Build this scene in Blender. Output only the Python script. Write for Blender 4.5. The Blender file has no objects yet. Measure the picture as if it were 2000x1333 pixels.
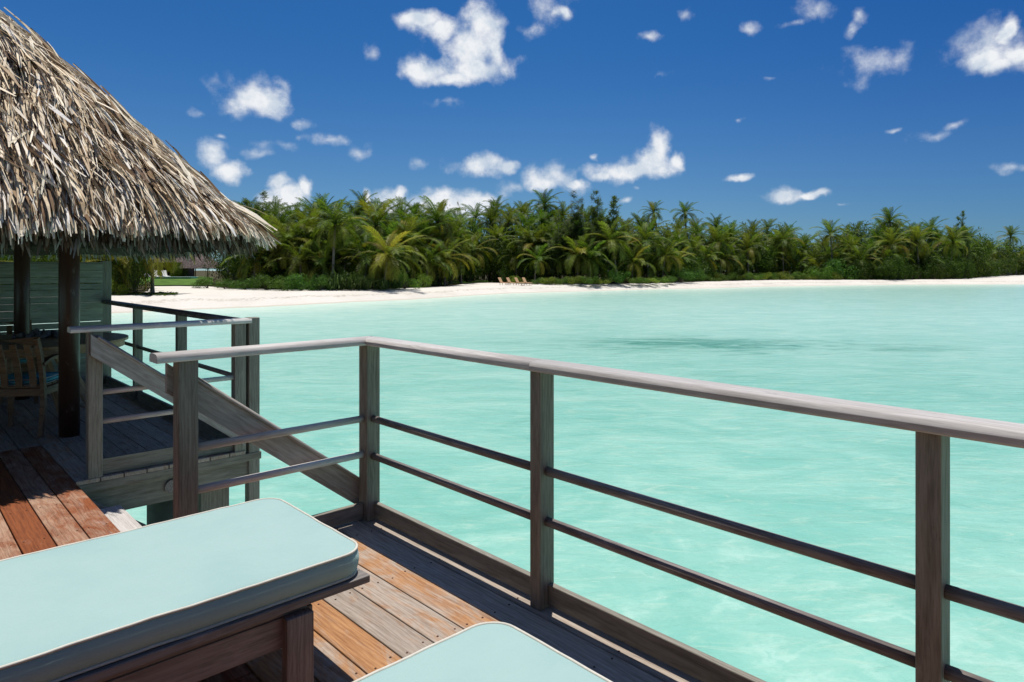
import bpy, bmesh, math, random
from mathutils import Vector, Matrix, noise as mnoise
import numpy as np

R = math.radians
rng = random.Random(7)
S = bpy.context.scene
COL = S.collection

# ------------------------------------------------------------------ camera
YAW = R(43.3)
CY, SY = math.cos(YAW), math.sin(YAW)
EYE = 1.45
cam_d = bpy.data.cameras.new("camera")
cam = bpy.data.objects.new("camera", cam_d)
COL.objects.link(cam)
cam.location = (0, 0, EYE)
cam.rotation_euler = (R(90), 0, -YAW)
cam_d.sensor_width = 36
cam_d.lens = 23.72
cam_d.shift_y = -0.0708
cam_d.clip_start = 0.05
cam_d.clip_end = 6000
S.camera = cam

# ------------------------------------------------------------------ light
SUN = Vector((0.15, 0.12, 1.0)).normalized()          # towards the sun
SUN_EL = math.asin(SUN.z)
sun_d = bpy.data.lights.new("sun", 'SUN')
sun_d.energy = 4.85
sun_d.angle = R(0.5)
sun_d.color = (1.0, 0.965, 0.91)
sun = bpy.data.objects.new("sun", sun_d)
COL.objects.link(sun)
sun.location = (5, 5, 30)
sun.rotation_euler = SUN.to_track_quat('Z', 'Y').to_euler()

S.view_settings.view_transform = 'Standard'
S.view_settings.look = 'None'
S.view_settings.exposure = 0.0
S.view_settings.gamma = 1.0
S.view_settings.use_curve_mapping = False
S.render.engine = 'CYCLES'
S.cycles.max_bounces = 6
S.cycles.diffuse_bounces = 2
S.cycles.glossy_bounces = 3
S.cycles.transmission_bounces = 3
S.cycles.transparent_max_bounces = 8
S.cycles.caustics_reflective = False
S.cycles.caustics_refractive = False
S.cycles.sample_clamp_indirect = 4.0


class NT:
    """small helper to write node trees"""
    def __init__(self, tree):
        self.t = tree
        self.t.nodes.clear()

    def n(self, kind, **kw):
        nd = self.t.nodes.new(kind)
        ins = kw.pop('ins', {})
        for k, v in kw.items():
            setattr(nd, k, v)
        for k, v in ins.items():
            self.set(nd, k, v)
        return nd

    def set(self, nd, k, v):
        sock = nd.inputs[k]
        if isinstance(v, bpy.types.NodeSocket):
            self.t.links.new(v, sock)
        else:
            sock.default_value = v

    def math(self, op, a, b=None, c=None, clamp=False):
        nd = self.n('ShaderNodeMath', operation=op, use_clamp=clamp)
        for i, v in enumerate((a, b, c)):
            if v is not None:
                self.set(nd, i, v)
        return nd.outputs[0]

    def vmath(self, op, a, b=None, c=None):
        nd = self.n('ShaderNodeVectorMath', operation=op)
        for i, v in enumerate((a, b, c)):
            if v is not None:
                self.set(nd, i, v)
        return nd.outputs['Value'] if op in ('LENGTH', 'DOT_PRODUCT') else nd.outputs[0]

    def mix(self, f, a, b, mode='MIX'):
        nd = self.n('ShaderNodeMix', data_type='RGBA', blend_type=mode)
        self.set(nd, 0, f)
        self.set(nd, 6, a)
        self.set(nd, 7, b)
        return nd.outputs[2]

    def ramp(self, f, stops, interp='LINEAR'):
        nd = self.n('ShaderNodeValToRGB')
        cr = nd.color_ramp
        cr.interpolation = interp
        while len(cr.elements) < len(stops):
            cr.elements.new(0.5)
        for e, (p, c) in zip(cr.elements, stops):
            e.position = p
            e.color = c if len(c) == 4 else (*c, 1)
        self.set(nd, 0, f)
        return nd.outputs[0]

    def noise(self, vec, scale, detail=4, rough=0.55, dist=0.0, out=0):
        nd = self.n('ShaderNodeTexNoise', ins={'Vector': vec, 'Scale': scale, 'Detail': detail,
                                               'Roughness': rough, 'Distortion': dist})
        return nd.outputs[out]

    def smooth(self, v, lo, hi, a=0.0, b=1.0):
        nd = self.n('ShaderNodeMapRange', interpolation_type='SMOOTHSTEP')
        for i, x in enumerate((v, lo, hi, a, b)):
            self.set(nd, i, x)
        return nd.outputs[0]


def c4(c):
    return (c[0], c[1], c[2], 1.0)


# ------------------------------------------------------------------ sky with scattered cumulus
def build_world():
    w = bpy.data.worlds.new("World")
    S.world = w
    w.use_nodes = True
    T = NT(w.node_tree)
    sky = T.n('ShaderNodeTexSky', sky_type='NISHITA', sun_disc=False, sun_elevation=SUN_EL,
              sun_rotation=R(51), altitude=0.0, air_density=1.0, dust_density=0.15, ozone_density=4.0)
    tc = T.n('ShaderNodeTexCoord').outputs['Generated']
    d = T.vmath('NORMALIZE', tc)
    X = T.vmath('DOT_PRODUCT', d, (CY, -SY, 0))
    D = T.vmath('DOT_PRODUCT', d, (SY, CY, 0))
    az = T.math('ARCTAN2', X, D)
    sep = T.n('ShaderNodeSeparateXYZ', ins={0: d})
    el = T.math('ARCSINE', sep.outputs[2])
    comb = T.n('ShaderNodeCombineXYZ', ins={0: az, 1: el})
    # wobble the lookup so outlines are ragged at two scales
    n1 = T.noise(d, 9.0, 3, 0.6, out=1)
    n2 = T.noise(d, 34.0, 3, 0.5, out=1)
    off = T.vmath('MULTIPLY_ADD', T.vmath('SUBTRACT', n1, (0.5, 0.5, 0.5)), (0.05, 0.035, 0), comb.outputs[0])
    p = T.vmath('MULTIPLY_ADD', T.vmath('SUBTRACT', n2, (0.5, 0.5, 0.5)), (0.022, 0.016, 0), off)
    solid = [(815, 36, 44, 20), (862, 58, 30, 22), (940, 48, 38, 38), (915, 92, 60, 44), (830, 138, 56, 24), (930, 130, 60, 26),
             (965, 95, 24, 50), (870, 150, 60, 16),
             (1100, 26, 20, 14), (1235, 332, 92, 18), (1288, 292, 28, 40), (1328, 315, 18, 18), (1170, 340, 24, 11), (1270, 318, 50, 22),
             (935, 322, 46, 26), (985, 328, 22, 15), (1075, 352, 46, 28), (1118, 362, 26, 12), (1535, 383, 36, 13), (1590, 379, 26, 7),
             (1445, 355, 22, 7), (572, 388, 38, 26), (595, 366, 15, 22), (425, 305, 32, 24), (455, 333, 28, 22), (772, 395, 42, 28),
             (790, 374, 15, 15), (880, 398, 86, 27), (945, 398, 34, 20), (540, 405, 40, 22), (720, 388, 9, 20),
             (1925, 112, 50, 28), (1968, 52, 22, 26), (1995, 115, 40, 30), (1945, 130, 40, 18), (545, 360, 24, 14), (500, 197, 52, 30)]
    wisp = [(490, 185, 66, 42), (470, 215, 46, 20), (545, 165, 22, 28), (640, 270, 40, 13), (545, 285, 46, 15), (505, 300, 34, 12), (575, 266, 22, 12),
            (700, 295, 26, 14), (862, 200, 34, 13), (725, 106, 22, 20), (1040, 60, 42, 14), (1000, 372, 32, 18), (1290, 148, 20, 9),
            (1498, 151, 22, 8), (1590, 22, 44, 32), (1560, 42, 40, 12), (1470, 52, 20, 14), (1325, 36, 20, 13), (1268, 70, 22, 10),
            (1672, 35, 18, 18), (1660, 62, 12, 16), (1700, 128, 74, 32), (1755, 122, 30, 20), (1822, 266, 44, 14), (1860, 248, 30, 11), (1750, 250, 18, 6),
            (1975, 325, 34, 9), (820, 318, 20, 12), (580, 238, 26, 12), (398, 222, 18, 10), (438, 270, 14, 9), (1060, 402, 14, 10),
            (1215, 396, 18, 8), (1240, 368, 12, 6), (1080, 20, 60, 34), (1930, 95, 100, 56), (1450, 235, 12, 5), (1108, 372, 50, 20), (1160, 300, 8, 8),
            (1640, 400, 20, 6)]

    def field(lst, grow):
        cur = None
        for (px, py, rx, ry) in lst:
            u, v = (px - 1000) / 1318, (525 - py) / 1318
            a = math.atan(u)
            e = math.atan(v * math.cos(a))
            ra = rx * grow / 1318 / (1 + u * u)
            re = ry * grow / 1318 * math.cos(a)
            sc = (1 / ra, 1 / re, 0)
            l = T.vmath('LENGTH', T.vmath('MULTIPLY_ADD', p, sc, (-a / ra, -e / re, 0)))
            cur = l if cur is None else T.n('ShaderNodeMath', operation='SMOOTH_MIN', ins={0: cur, 1: l, 2: 0.25}).outputs[0]
        return cur
    fs = field(solid, 1.16)
    fw = field(wisp, 1.15)
    big = T.noise(d, 24.0, 7, 0.55)
    fine = T.noise(d, 70.0, 6, 0.65)
    nz = T.math('ADD', T.math('MULTIPLY', big, 0.82), T.math('MULTIPLY', fine, 0.18))
    # more of the same weather outside the photograph's view
    sky_n = T.noise(T.vmath('MULTIPLY', d, (1, 1, 2.2)), 5.0, 9, 0.6)
    gen = T.smooth(sky_n, 0.53, 0.70)
    away = T.math('MAXIMUM', T.smooth(T.math('ABSOLUTE', az), 0.68, 0.85), T.smooth(el, 0.42, 0.55))
    gen = T.math('MULTIPLY', gen, away)
    a_s = T.smooth(T.math('ADD', T.math('SUBTRACT', 1.0, fs), T.math('MULTIPLY', T.math('SUBTRACT', nz, 0.5), 2.2)), -0.15, 0.75)
    a_w = T.smooth(T.math('ADD', T.math('SUBTRACT', 1.0, fw), T.math('MULTIPLY', T.math('SUBTRACT', nz, 0.53), 3.6)), 0.0, 1.5, 0.0, 0.8)
    alpha = T.math('MAXIMUM', T.math('MAXIMUM', a_s, a_w), gen)
    above = T.smooth(el, 0.0, 0.02)
    holes = T.smooth(T.noise(T.vmath('MULTIPLY', d, (1, 1, 1.6)), 90.0, 6, 0.7), 0.36, 0.60, 0.78, 1.0)
    thick = T.smooth(T.math('SUBTRACT', 1.0, fs), 0.1, 0.5)
    alpha = T.math('MULTIPLY', alpha, T.math('MAXIMUM', holes, thick))
    alpha = T.math('MULTIPLY', alpha, above)
    shade = T.noise(T.vmath('ADD', d, (0.0, 0.0, 0.012)), 34.0, 5, 0.6)
    ccol = T.mix(T.smooth(shade, 0.35, 0.62), (6.0, 6.8, 7.8, 1), (8.7, 8.9, 9.2, 1))
    tint = T.mix(T.smooth(el, 0.02, 0.36), (0.36, 0.56, 0.76, 1), (0.165, 0.485, 0.80, 1))
    # polarised band: the sky deepens to the right of the view and stays so
    pol = T.mix(T.smooth(az, 0.0, 0.8), (1, 1, 1, 1), (0.62, 0.74, 0.87, 1))
    hs = T.mix(1.0, T.mix(1.0, sky.outputs[0], tint, 'MULTIPLY'), pol, 'MULTIPLY')
    hsv = T.n('ShaderNodeHueSaturation', ins={'Saturation': 1.0, 'Value': 1.0, 'Color': hs})
    colr = T.mix(alpha, hsv.outputs[0], ccol)
    bg = T.n('ShaderNodeBackground', ins={'Color': colr, 'Strength': 0.1})
    out = T.n('ShaderNodeOutputWorld')
    T.t.links.new(bg.outputs[0], out.inputs[0])
    w.cycles.sampling_method = 'MANUAL'
    w.cycles.sample_map_resolution = 512


build_world()

# ------------------------------------------------------------------ materials


def new_mat(name):
    m = bpy.data.materials.new(name)
    m.use_nodes = True
    return m, NT(m.node_tree)


def finish(T, bsdf, disp=None):
    out = T.n('ShaderNodeOutputMaterial')
    T.t.links.new(bsdf, out.inputs[0])


def wood_mat(name, grey_a, grey_b, warm_a=(0.42, 0.17, 0.055), warm_b=(0.19, 0.062, 0.02), rough=0.62, bump=0.12, spec=0.22):
    """weathered hardwood: grain runs along local X; object property 'warm' says how much of the oil colour is left"""
    m, T = new_mat(name)
    oc = T.n('ShaderNodeTexCoord').outputs['Object']
    oi = T.n('ShaderNodeObjectInfo')
    rnd = T.math('MULTIPLY', oi.outputs['Random'], 37.0)
    vec = T.vmath('ADD', oc, T.n('ShaderNodeCombineXYZ', ins={0: rnd, 1: rnd, 2: rnd}).outputs[0])
    warp = T.noise(T.vmath('MULTIPLY', vec, (1.3, 4.0, 4.0)), 1.0, 2, 0.5, out=1)
    vec2 = T.vmath('MULTIPLY_ADD', T.vmath('SUBTRACT', warp, (0.5, 0.5, 0.5)), (0.0, 0.035, 0.035), vec)
    grain = T.noise(T.vmath('MULTIPLY', vec2, (3.4, 62, 62)), 1.0, 6, 0.66)
    fine = T.noise(T.vmath('MULTIPLY', vec2, (14, 300, 300)), 1.0, 3, 0.6)
    rings = T.n('ShaderNodeTexWave', wave_type='BANDS', bands_direction='Y',
                ins={'Vector': T.vmath('MULTIPLY', vec2, (1.6, 11.0, 11.0)), 'Scale': 1.6, 'Distortion': 12.0, 'Detail': 3.0,
                     'Detail Scale': 1.0}).outputs['Fac']
    g = T.math('ADD', T.math('MULTIPLY', grain, 0.54), T.math('ADD', T.math('MULTIPLY', fine, 0.38), T.math('MULTIPLY', rings, 0.08)))
    gg = T.smooth(g, 0.28, 0.68)
    grey = T.mix(gg, c4(grey_b), c4(grey_a))
    warmc = T.mix(gg, c4(warm_b), c4(warm_a))
    wa = T.n('ShaderNodeAttribute', attribute_type='OBJECT', attribute_name='warm').outputs['Fac']
    patch = T.noise(T.vmath('MULTIPLY', vec, (3.2, 8.0, 8.0)), 1.0, 6, 0.68, 1.4)
    wf = T.smooth(T.math('ADD', T.math('MULTIPLY', wa, 1.15), T.math('MULTIPLY', T.math('SUBTRACT', patch, 0.5), 2.6)), 0.15, 1.05)
    col = T.mix(wf, grey, warmc)
    # wear: bleached spots and dark water marks
    spot = T.noise(T.vmath('MULTIPLY', vec, (5.0, 13.0, 13.0)), 1.0, 5, 0.7)
    col = T.mix(T.smooth(spot, 0.60, 0.78, 0.0, 0.55), col, T.mix(1.0, col, (0.33, 0.27, 0.25, 1), 'MULTIPLY'))
    col = T.mix(T.smooth(spot, 0.42, 0.28, 0.0, 0.35), col, T.mix(0.6, col, (0.50, 0.47, 0.44, 1)))
    hv = T.n('ShaderNodeHueSaturation', ins={'Value': T.math('ADD', 0.86, T.math('MULTIPLY', oi.outputs['Random'], 0.26)), 'Color': col})
    bmp = T.n('ShaderNodeBump', ins={'Strength': bump, 'Distance': 0.003, 'Height': g})
    b = T.n('ShaderNodeBsdfPrincipled', ins={'Base Color': hv.outputs[0], 'Roughness': T.smooth(g, 0.3, 0.7, rough + 0.12, rough - 0.08),
                                             'Specular IOR Level': spec, 'Normal': bmp.outputs[0]})
    finish(T, b.outputs[0])
    return m


M = {}
M['plank'] = wood_mat('weathered deck plank', (0.47, 0.395, 0.325), (0.235, 0.18, 0.135), (0.47, 0.245, 0.105), (0.23, 0.095, 0.036))
M['redplank'] = wood_mat('oiled red deck plank', (0.42, 0.27, 0.18), (0.20, 0.11, 0.07), (0.27, 0.082, 0.027), (0.125, 0.034, 0.012))
M['rail'] = wood_mat('silvered railing timber', (0.69, 0.645, 0.60), (0.41, 0.37, 0.335), (0.36, 0.26, 0.20), (0.20, 0.13, 0.09), 0.55)
M['post'] = wood_mat('post timber', (0.285, 0.262, 0.215), (0.135, 0.118, 0.090), (0.25, 0.19, 0.145), (0.13, 0.09, 0.068), 0.65)
M['round'] = wood_mat('dark round rail', (0.31, 0.27, 0.245), (0.11, 0.088, 0.076), (0.17, 0.09, 0.06), (0.07, 0.035, 0.024), 0.5)
M['chairteak'] = wood_mat('chair teak', (0.27, 0.155, 0.088), (0.13, 0.07, 0.038), (0.30, 0.14, 0.06), (0.14, 0.06, 0.025), 0.5)
M['slatwood'] = wood_mat('screen slat', (0.37, 0.365, 0.30), (0.20, 0.195, 0.155), rough=0.65)
M['teak'] = wood_mat('dining teak', (0.50, 0.33, 0.20), (0.26, 0.155, 0.088), (0.50, 0.26, 0.11), (0.25, 0.11, 0.045), 0.45)
M['loungewood'] = wood_mat('lounger timber', (0.255, 0.232, 0.215), (0.125, 0.108, 0.098), (0.22, 0.17, 0.14), (0.11, 0.08, 0.063), 0.6)
M['column'] = wood_mat('varnished brown column', (0.075, 0.035, 0.022), (0.052, 0.024, 0.015), (0.07, 0.03, 0.02), (0.05, 0.022, 0.014), 0.36, 0.05, 0.4)


def simple(name, col, rough=0.6, spec=0.4, var=0.15, scale=6.0, bump=0.0, bscale=60.0, col2=None, metallic=0.0, tc='Object'):
    m, T = new_mat(name)
    oc = T.n('ShaderNodeTexCoord').outputs[tc]
    nz = T.noise(oc, scale, 5, 0.6)
    c2 = col2 or tuple(x * (1 - var) for x in col)
    colr = T.mix(T.smooth(nz, 0.35, 0.65), c4(col), c4(c2))
    ins = {'Base Color': colr, 'Roughness': rough, 'Specular IOR Level': spec, 'Metallic': metallic}
    if bump:
        bn = T.n('ShaderNodeBump', ins={'Strength': bump, 'Distance': 0.01, 'Height': T.noise(oc, bscale, 4, 0.6)})
        ins['Normal'] = bn.outputs[0]
    b = T.n('ShaderNodeBsdfPrincipled', ins=ins)
    finish(T, b.outputs[0])
    return m


def fabric(name, col, col2):
    m, T = new_mat(name)
    oc = T.n('ShaderNodeTexCoord').outputs['Object']
    weave = T.n('ShaderNodeTexWave', wave_type='BANDS', bands_direction='X', ins={'Vector': oc, 'Scale': 260.0}).outputs['Fac']
    weave2 = T.n('ShaderNodeTexWave', wave_type='BANDS', bands_direction='Y', ins={'Vector': oc, 'Scale': 260.0}).outputs['Fac']
    h = T.math('MULTIPLY', weave, weave2)
    big = T.noise(oc, 3.2, 5, 0.55)
    mott = T.noise(oc, 420.0, 2, 0.5)
    col_ = T.mix(T.smooth(big, 0.35, 0.68), c4(col), c4(col2))
    col_ = T.mix(T.smooth(mott, 0.3, 0.7, 0.0, 0.22), col_, T.mix(1.0, col_, (0.72, 0.84, 0.84, 1), 'MULTIPLY'))
    wr = T.noise(T.vmath('MULTIPLY', oc, (3.0, 6.0, 3.0)), 1.2, 3, 0.5, 1.0)
    b1 = T.n('ShaderNodeBump', ins={'Strength': 0.25, 'Distance': 0.03, 'Height': wr})
    b2 = T.n('ShaderNodeBump', ins={'Strength': 0.2, 'Distance': 0.001, 'Height': h, 'Normal': b1.outputs[0]})
    b = T.n('ShaderNodeBsdfPrincipled', ins={'Base Color': col_, 'Roughness': 0.8, 'Specular IOR Level': 0.2, 'Normal': b2.outputs[0],
                                             'Sheen Weight': 0.1})
    finish(T, b.outputs[0])
    return m


M['aqua'] = fabric('aqua canvas', (0.345, 0.485, 0.455), (0.315, 0.46, 0.435))
M['piping'] = simple('cream piping', (0.66, 0.62, 0.53), 0.7, 0.2, 0.12, 30)
M['bluefabric'] = simple('sea blue canvas', (0.13, 0.42, 0.52), 0.8, 0.2, 0.12, 20)
M['screw'] = simple('rusty screw', (0.11, 0.045, 0.022), 0.6, 0.4, 0.4, 40)
M['concrete'] = simple('damp concrete pile', (0.25, 0.26, 0.24), 0.85, 0.3, 0.3, 4, 0.4)
M['trunk'] = simple('palm bark', (0.23, 0.19, 0.15), 0.9, 0.2, 0.4, 3, 0.6, 12)
M['bark'] = simple('dark bark', (0.09, 0.07, 0.05), 0.9, 0.2, 0.4, 3, 0.6, 12)
M['coral'] = simple('grey coral', (0.30, 0.28, 0.27), 0.9, 0.2, 0.5, 60, 0.8, 90)
M['white'] = simple('white lounger canvas', (0.78, 0.77, 0.73), 0.7, 0.2, 0.05)
M['orangewood'] = simple('pale orange teak', (0.60, 0.37, 0.20), 0.6, 0.3, 0.15)
M['tile'] = simple('turquoise pool tile', (0.16, 0.50, 0.48), 0.2, 0.5, 0.1)
M['hutwall'] = simple('red brown hut wall', (0.10, 0.03, 0.02), 0.7, 0.3, 0.3, 2)
M['fardark'] = simple('shade under hut', (0.03, 0.02, 0.015), 0.9, 0.1, 0.2)
M['leaf_litter'] = simple('leaf litter soil', (0.055, 0.05, 0.022), 0.95, 0.1, 0.5, 0.5, 0.5, 3)


def leaf_mat(name, c_dark, c_light, c_old, trans=0.35):
    """foliage; object property 'age' 0..1 turns it yellow"""
    m, T = new_mat(name)
    oi = T.n('ShaderNodeObjectInfo')
    geo = T.n('ShaderNodeNewGeometry')
    nz = T.noise(geo.outputs['Position'], 0.9, 4, 0.65)
    isl = geo.outputs['Random Per Island']
    f = T.math('ADD', T.math('MULTIPLY', nz, 0.65), T.math('MULTIPLY', isl, 0.35))
    col = T.mix(T.smooth(f, 0.28, 0.72), c4(c_dark), c4(c_light))
    ag = T.n('ShaderNodeAttribute', attribute_type='OBJECT', attribute_name='age').outputs['Fac']
    col = T.mix(ag, col, c4(c_old))
    hv = T.n('ShaderNodeHueSaturation', ins={'Value': T.math('ADD', 0.72, T.math('MULTIPLY', oi.outputs['Random'], 0.5)),
                                             'Hue': T.math('ADD', 0.49, T.math('MULTIPLY', oi.outputs['Random'], 0.02)), 'Color': col})
    b = T.n('ShaderNodeBsdfPrincipled', ins={'Base Color': hv.outputs[0], 'Roughness': 0.5, 'Specular IOR Level': 0.12})
    tr = T.n('ShaderNodeBsdfTranslucent', ins={'Color': T.mix(1.0, hv.outputs[0], (1.25, 1.35, 0.5, 1), 'MULTIPLY')})
    mx = T.n('ShaderNodeMixShader', ins={0: trans})
    T.t.links.new(b.outputs[0], mx.inputs[1])
    T.t.links.new(tr.outputs[0], mx.inputs[2])
    finish(T, mx.outputs[0])
    return m


M['frond'] = leaf_mat('coconut frond', (0.020, 0.050, 0.008), (0.150, 0.220, 0.030), (0.46, 0.33, 0.05))
M['leaf'] = leaf_mat('broad leaf green', (0.022, 0.048, 0.006), (0.080, 0.130, 0.015), (0.26, 0.28, 0.035), 0.3)
M['shrub'] = leaf_mat('glossy shrub leaf', (0.030, 0.080, 0.012), (0.105, 0.210, 0.030), (0.30, 0.32, 0.035), 0.3)
M['needle'] = leaf_mat('casuarina needles', (0.060, 0.090, 0.032), (0.130, 0.165, 0.055), (0.1, 0.1, 0.04), 0.45)
M['pandan'] = leaf_mat('pandanus blade', (0.045, 0.080, 0.022), (0.10, 0.15, 0.035), (0.30, 0.28, 0.06), 0.25)


def thatch_mat(name, gain=1.0):
    m, T = new_mat(name)
    at = T.n('ShaderNodeAttribute', attribute_type='GEOMETRY', attribute_name='tone').outputs['Fac']
    oi = T.n('ShaderNodeObjectInfo')
    t = T.math('FRACT', T.math('ADD', at, T.math('MULTIPLY', oi.outputs['Random'], 0.9)))
    geo = T.n('ShaderNodeNewGeometry')
    nz = T.noise(geo.outputs['Position'], 22.0, 3, 0.6)
    g = gain
    col = T.ramp(t, [(0.0, (0.07 * g, 0.04 * g, 0.022 * g)), (0.16, (0.23 * g, 0.145 * g, 0.08 * g)), (0.45, (0.58 * g, 0.46 * g, 0.31 * g)),
                     (0.72, (0.72 * g, 0.62 * g, 0.47 * g)), (1.0, (0.60 * g, 0.57 * g, 0.53 * g))])
    col = T.mix(T.smooth(nz, 0.5, 0.75, 0, 0.6), col, T.mix(1.0, col, (0.55, 0.5, 0.45, 1), 'MULTIPLY'))
    b = T.n('ShaderNodeBsdfPrincipled', ins={'Base Color': col, 'Roughness': 0.7, 'Specular IOR Level': 0.12})
    finish(T, b.outputs[0])
    return m


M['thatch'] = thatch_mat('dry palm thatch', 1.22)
M['oldthatch'] = thatch_mat('unbleached brown thatch', 0.42)  # same thatch, colour darkened to stand for shade under the eaves
M['farthatch'] = simple('weathered grey thatch', (0.21, 0.165, 0.145), 0.9, 0.1, 0.5, 3.0, 0.8, 9)
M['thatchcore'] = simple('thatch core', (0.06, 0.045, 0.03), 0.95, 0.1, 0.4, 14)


# ------------------------------------------------------------------ object helpers
def tag(o, label=None, cat=None, group=None, kind=None):
    if label:
        o['label'] = label
    if cat:
        o['category'] = cat
    if group:
        o['group'] = group
    if kind:
        o['kind'] = kind
    return o


def empty(name, loc=(0, 0, 0), rz=0.0, label=None, cat=None, group=None, kind=None):
    o = bpy.data.objects.new(name, None)
    COL.objects.link(o)
    o.location = loc
    o.rotation_euler = (0, 0, rz)
    o.empty_display_size = 0.2
    return tag(o, label, cat, group, kind)


def link(name, me, parent=None, mat=None):
    o = bpy.data.objects.new(name, me)
    COL.objects.link(o)
    if mat is not None and not me.materials:
        me.materials.append(mat)
    if parent is not None:
        o.parent = parent
    return o


def mesh_from(name, verts, faces, mat=None, smooth=False):
    me = bpy.data.meshes.new(name)
    me.from_pydata([tuple(v) for v in verts], [], faces)
    if smooth:
        me.polygons.foreach_set('use_smooth', [True] * len(me.polygons))
    if mat:
        me.materials.append(mat)
    me.update()
    return me


def bm_mesh(name, bm, mat=None, smooth_all=False):
    me = bpy.data.meshes.new(name)
    bm.to_mesh(me)
    bm.free()
    if smooth_all:
        me.polygons.foreach_set('use_smooth', [True] * len(me.polygons))
    if mat:
        me.materials.append(mat)
    return me


def place(o, p0, p1, up=Vector((0, 0, 1))):
    """local X along p0->p1, local Z near up, origin in the middle (parent space)"""
    p0, p1 = Vector(p0), Vector(p1)
    x = (p1 - p0).normalized()
    y = up.cross(x)
    if y.length < 1e-4:
        y = Vector((0, 1, 0)).cross(x) if abs(x.y) < 0.9 else Vector((1, 0, 0)).cross(x)
    y.normalize()
    z = x.cross(y)
    m = Matrix((x, y, z)).transposed().to_4x4()
    m.translation = (p0 + p1) / 2
    o.matrix_local = m
    return (p1 - p0).length


def bar(name, p0, p1, w, h, mat, parent=None, bevel=0.004, warm=0.0, up=Vector((0, 0, 1)), ext=0.0):
    """squared timber from p0 to p1; w across (local y), h along local z"""
    p0, p1 = Vector(p0), Vector(p1)
    L = (p1 - p0).length + ext
    bm = bmesh.new()
    bmesh.ops.create_cube(bm, size=1.0)
    bmesh.ops.scale(bm, vec=(L, w, h), verts=bm.verts)
    if bevel:
        bmesh.ops.bevel(bm, geom=bm.edges[:], offset=bevel, segments=2, affect='EDGES', profile=0.5)
    me = bm_mesh(name, bm, mat)
    o = link(name, me, parent)
    place(o, p0, p1, up)
    o['warm'] = warm
    return o


def rod(name, p0, p1, r, mat, parent=None, seg=14, r2=None, warm=0.0):
    p0, p1 = Vector(p0), Vector(p1)
    L = (p1 - p0).length
    bm = bmesh.new()
    bmesh.ops.create_cone(bm, cap_ends=True, segments=seg, radius1=r, radius2=r if r2 is None else r2, depth=L)
    bmesh.ops.rotate(bm, verts=bm.verts, matrix=Matrix.Rotation(R(90), 3, 'Y'))
    for f in bm.faces:
        f.smooth = len(f.verts) == 4
    me = bm_mesh(name, bm, mat)
    o = link(name, me, parent)
    place(o, p0, p1)
    o['warm'] = warm
    return o


def handrail(name, p0, p1, w, h, mat, parent=None, m0=0.0, m1=0.0, warm=-0.25):
    """half-round capped rail, p0/p1 on the centre of its underside; m0/m1 mitre the ends"""
    p0, p1 = Vector(p0), Vector(p1)
    L = (p1 - p0).length
    prof = [(-w / 2 + 0.004, 0), (-w / 2, 0.006), (-w / 2, h * 0.48)]
    for k in range(9):
        a = math.pi - math.pi * k / 8
        ca_, sa_ = math.cos(a), math.sin(a)
        prof.append((math.copysign(abs(ca_) ** 0.75, ca_) * (w / 2) * 0.985, h * 0.52 + sa_ ** 0.62 * h * 0.48))
    prof += [(w / 2, h * 0.48), (w / 2, 0.006), (w / 2 - 0.004, 0)]
    V, F = [], []
    n = len(prof)
    for (y, z) in prof:
        V.append((-L / 2 + m0 * y, y, z))
    for (y, z) in prof:
        V.append((L / 2 + m1 * y, y, z))
    for k in range(n):
        j = (k + 1) % n
        F.append((k, n + k, n + j, j))
    F.append(tuple(range(n)))
    F.append(tuple(range(2 * n - 1, n - 1, -1)))
    me = mesh_from(name, V, F, mat)
    sm = [len(p.vertices) == 4 and 2 <= i <= 11 for i, p in enumerate(me.polygons)]
    me.polygons.foreach_set('use_smooth', sm)
    o = link(name, me, parent)
    place(o, p0, p1)
    o['warm'] = warm
    return o


def cw(X, D, z=0.0):
    """metres right of / ahead of the standing point, looking along the view -> world"""
    return Vector((X * CY + D * SY, -X * SY + D * CY, z))


def at(px, D, z=0.0):
    return cw((px - 1000) / 1318 * D, D, z)


def interp(tab, x):
    if x <= tab[0][0]:
        return tab[0][1]
    for (a, b), (c, d) in zip(tab, tab[1:]):
        if x <= c:
            return b + (d - b) * (x - a) / (c - a)
    return tab[-1][1]


# ------------------------------------------------------------------ terrain and water
ZW = -2.05                      # water surface below the deck
ZL = ZW + 0.95                  # level of the land
SHORE = [(-2600, 30), (-1200, 34), (-300, 41), (60, 47), (216, 53), (400, 57.5), (500, 61.5), (640, 67), (800, 76), (900, 85), (1000, 95), (1200, 108), (1400, 121),
         (1500, 131), (1750, 146), (2000, 150), (2300, 190), (2700, 330)]
VEG = [(-2600, 44), (-1200, 48), (-300, 56), (60, 62), (230, 66), (278, 66), (284, 97), (395, 98), (440, 88), (540, 81), (640, 80), (760, 83), (880, 97), (930, 122), (1000, 118), (1040, 110),
       (1150, 110), (1300, 121), (1400, 138), (1500, 152), (1750, 155), (1880, 166), (1930, 215), (2000, 260), (2300, 330), (2700, 420)]


def shore(px):
    return interp(SHORE, px)


def veg(px):
    return interp(VEG, px)


def rise(px, D):
    """the garden of the huts lies a little higher than the beach"""
    a = max(0.0, min(1.0, (D - 97) / 15))
    b = max(0.0, min(1.0, (px - 215) / 60, (450 - px) / 50))
    return 0.75 * a * a * (3 - 2 * a) * b


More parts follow.
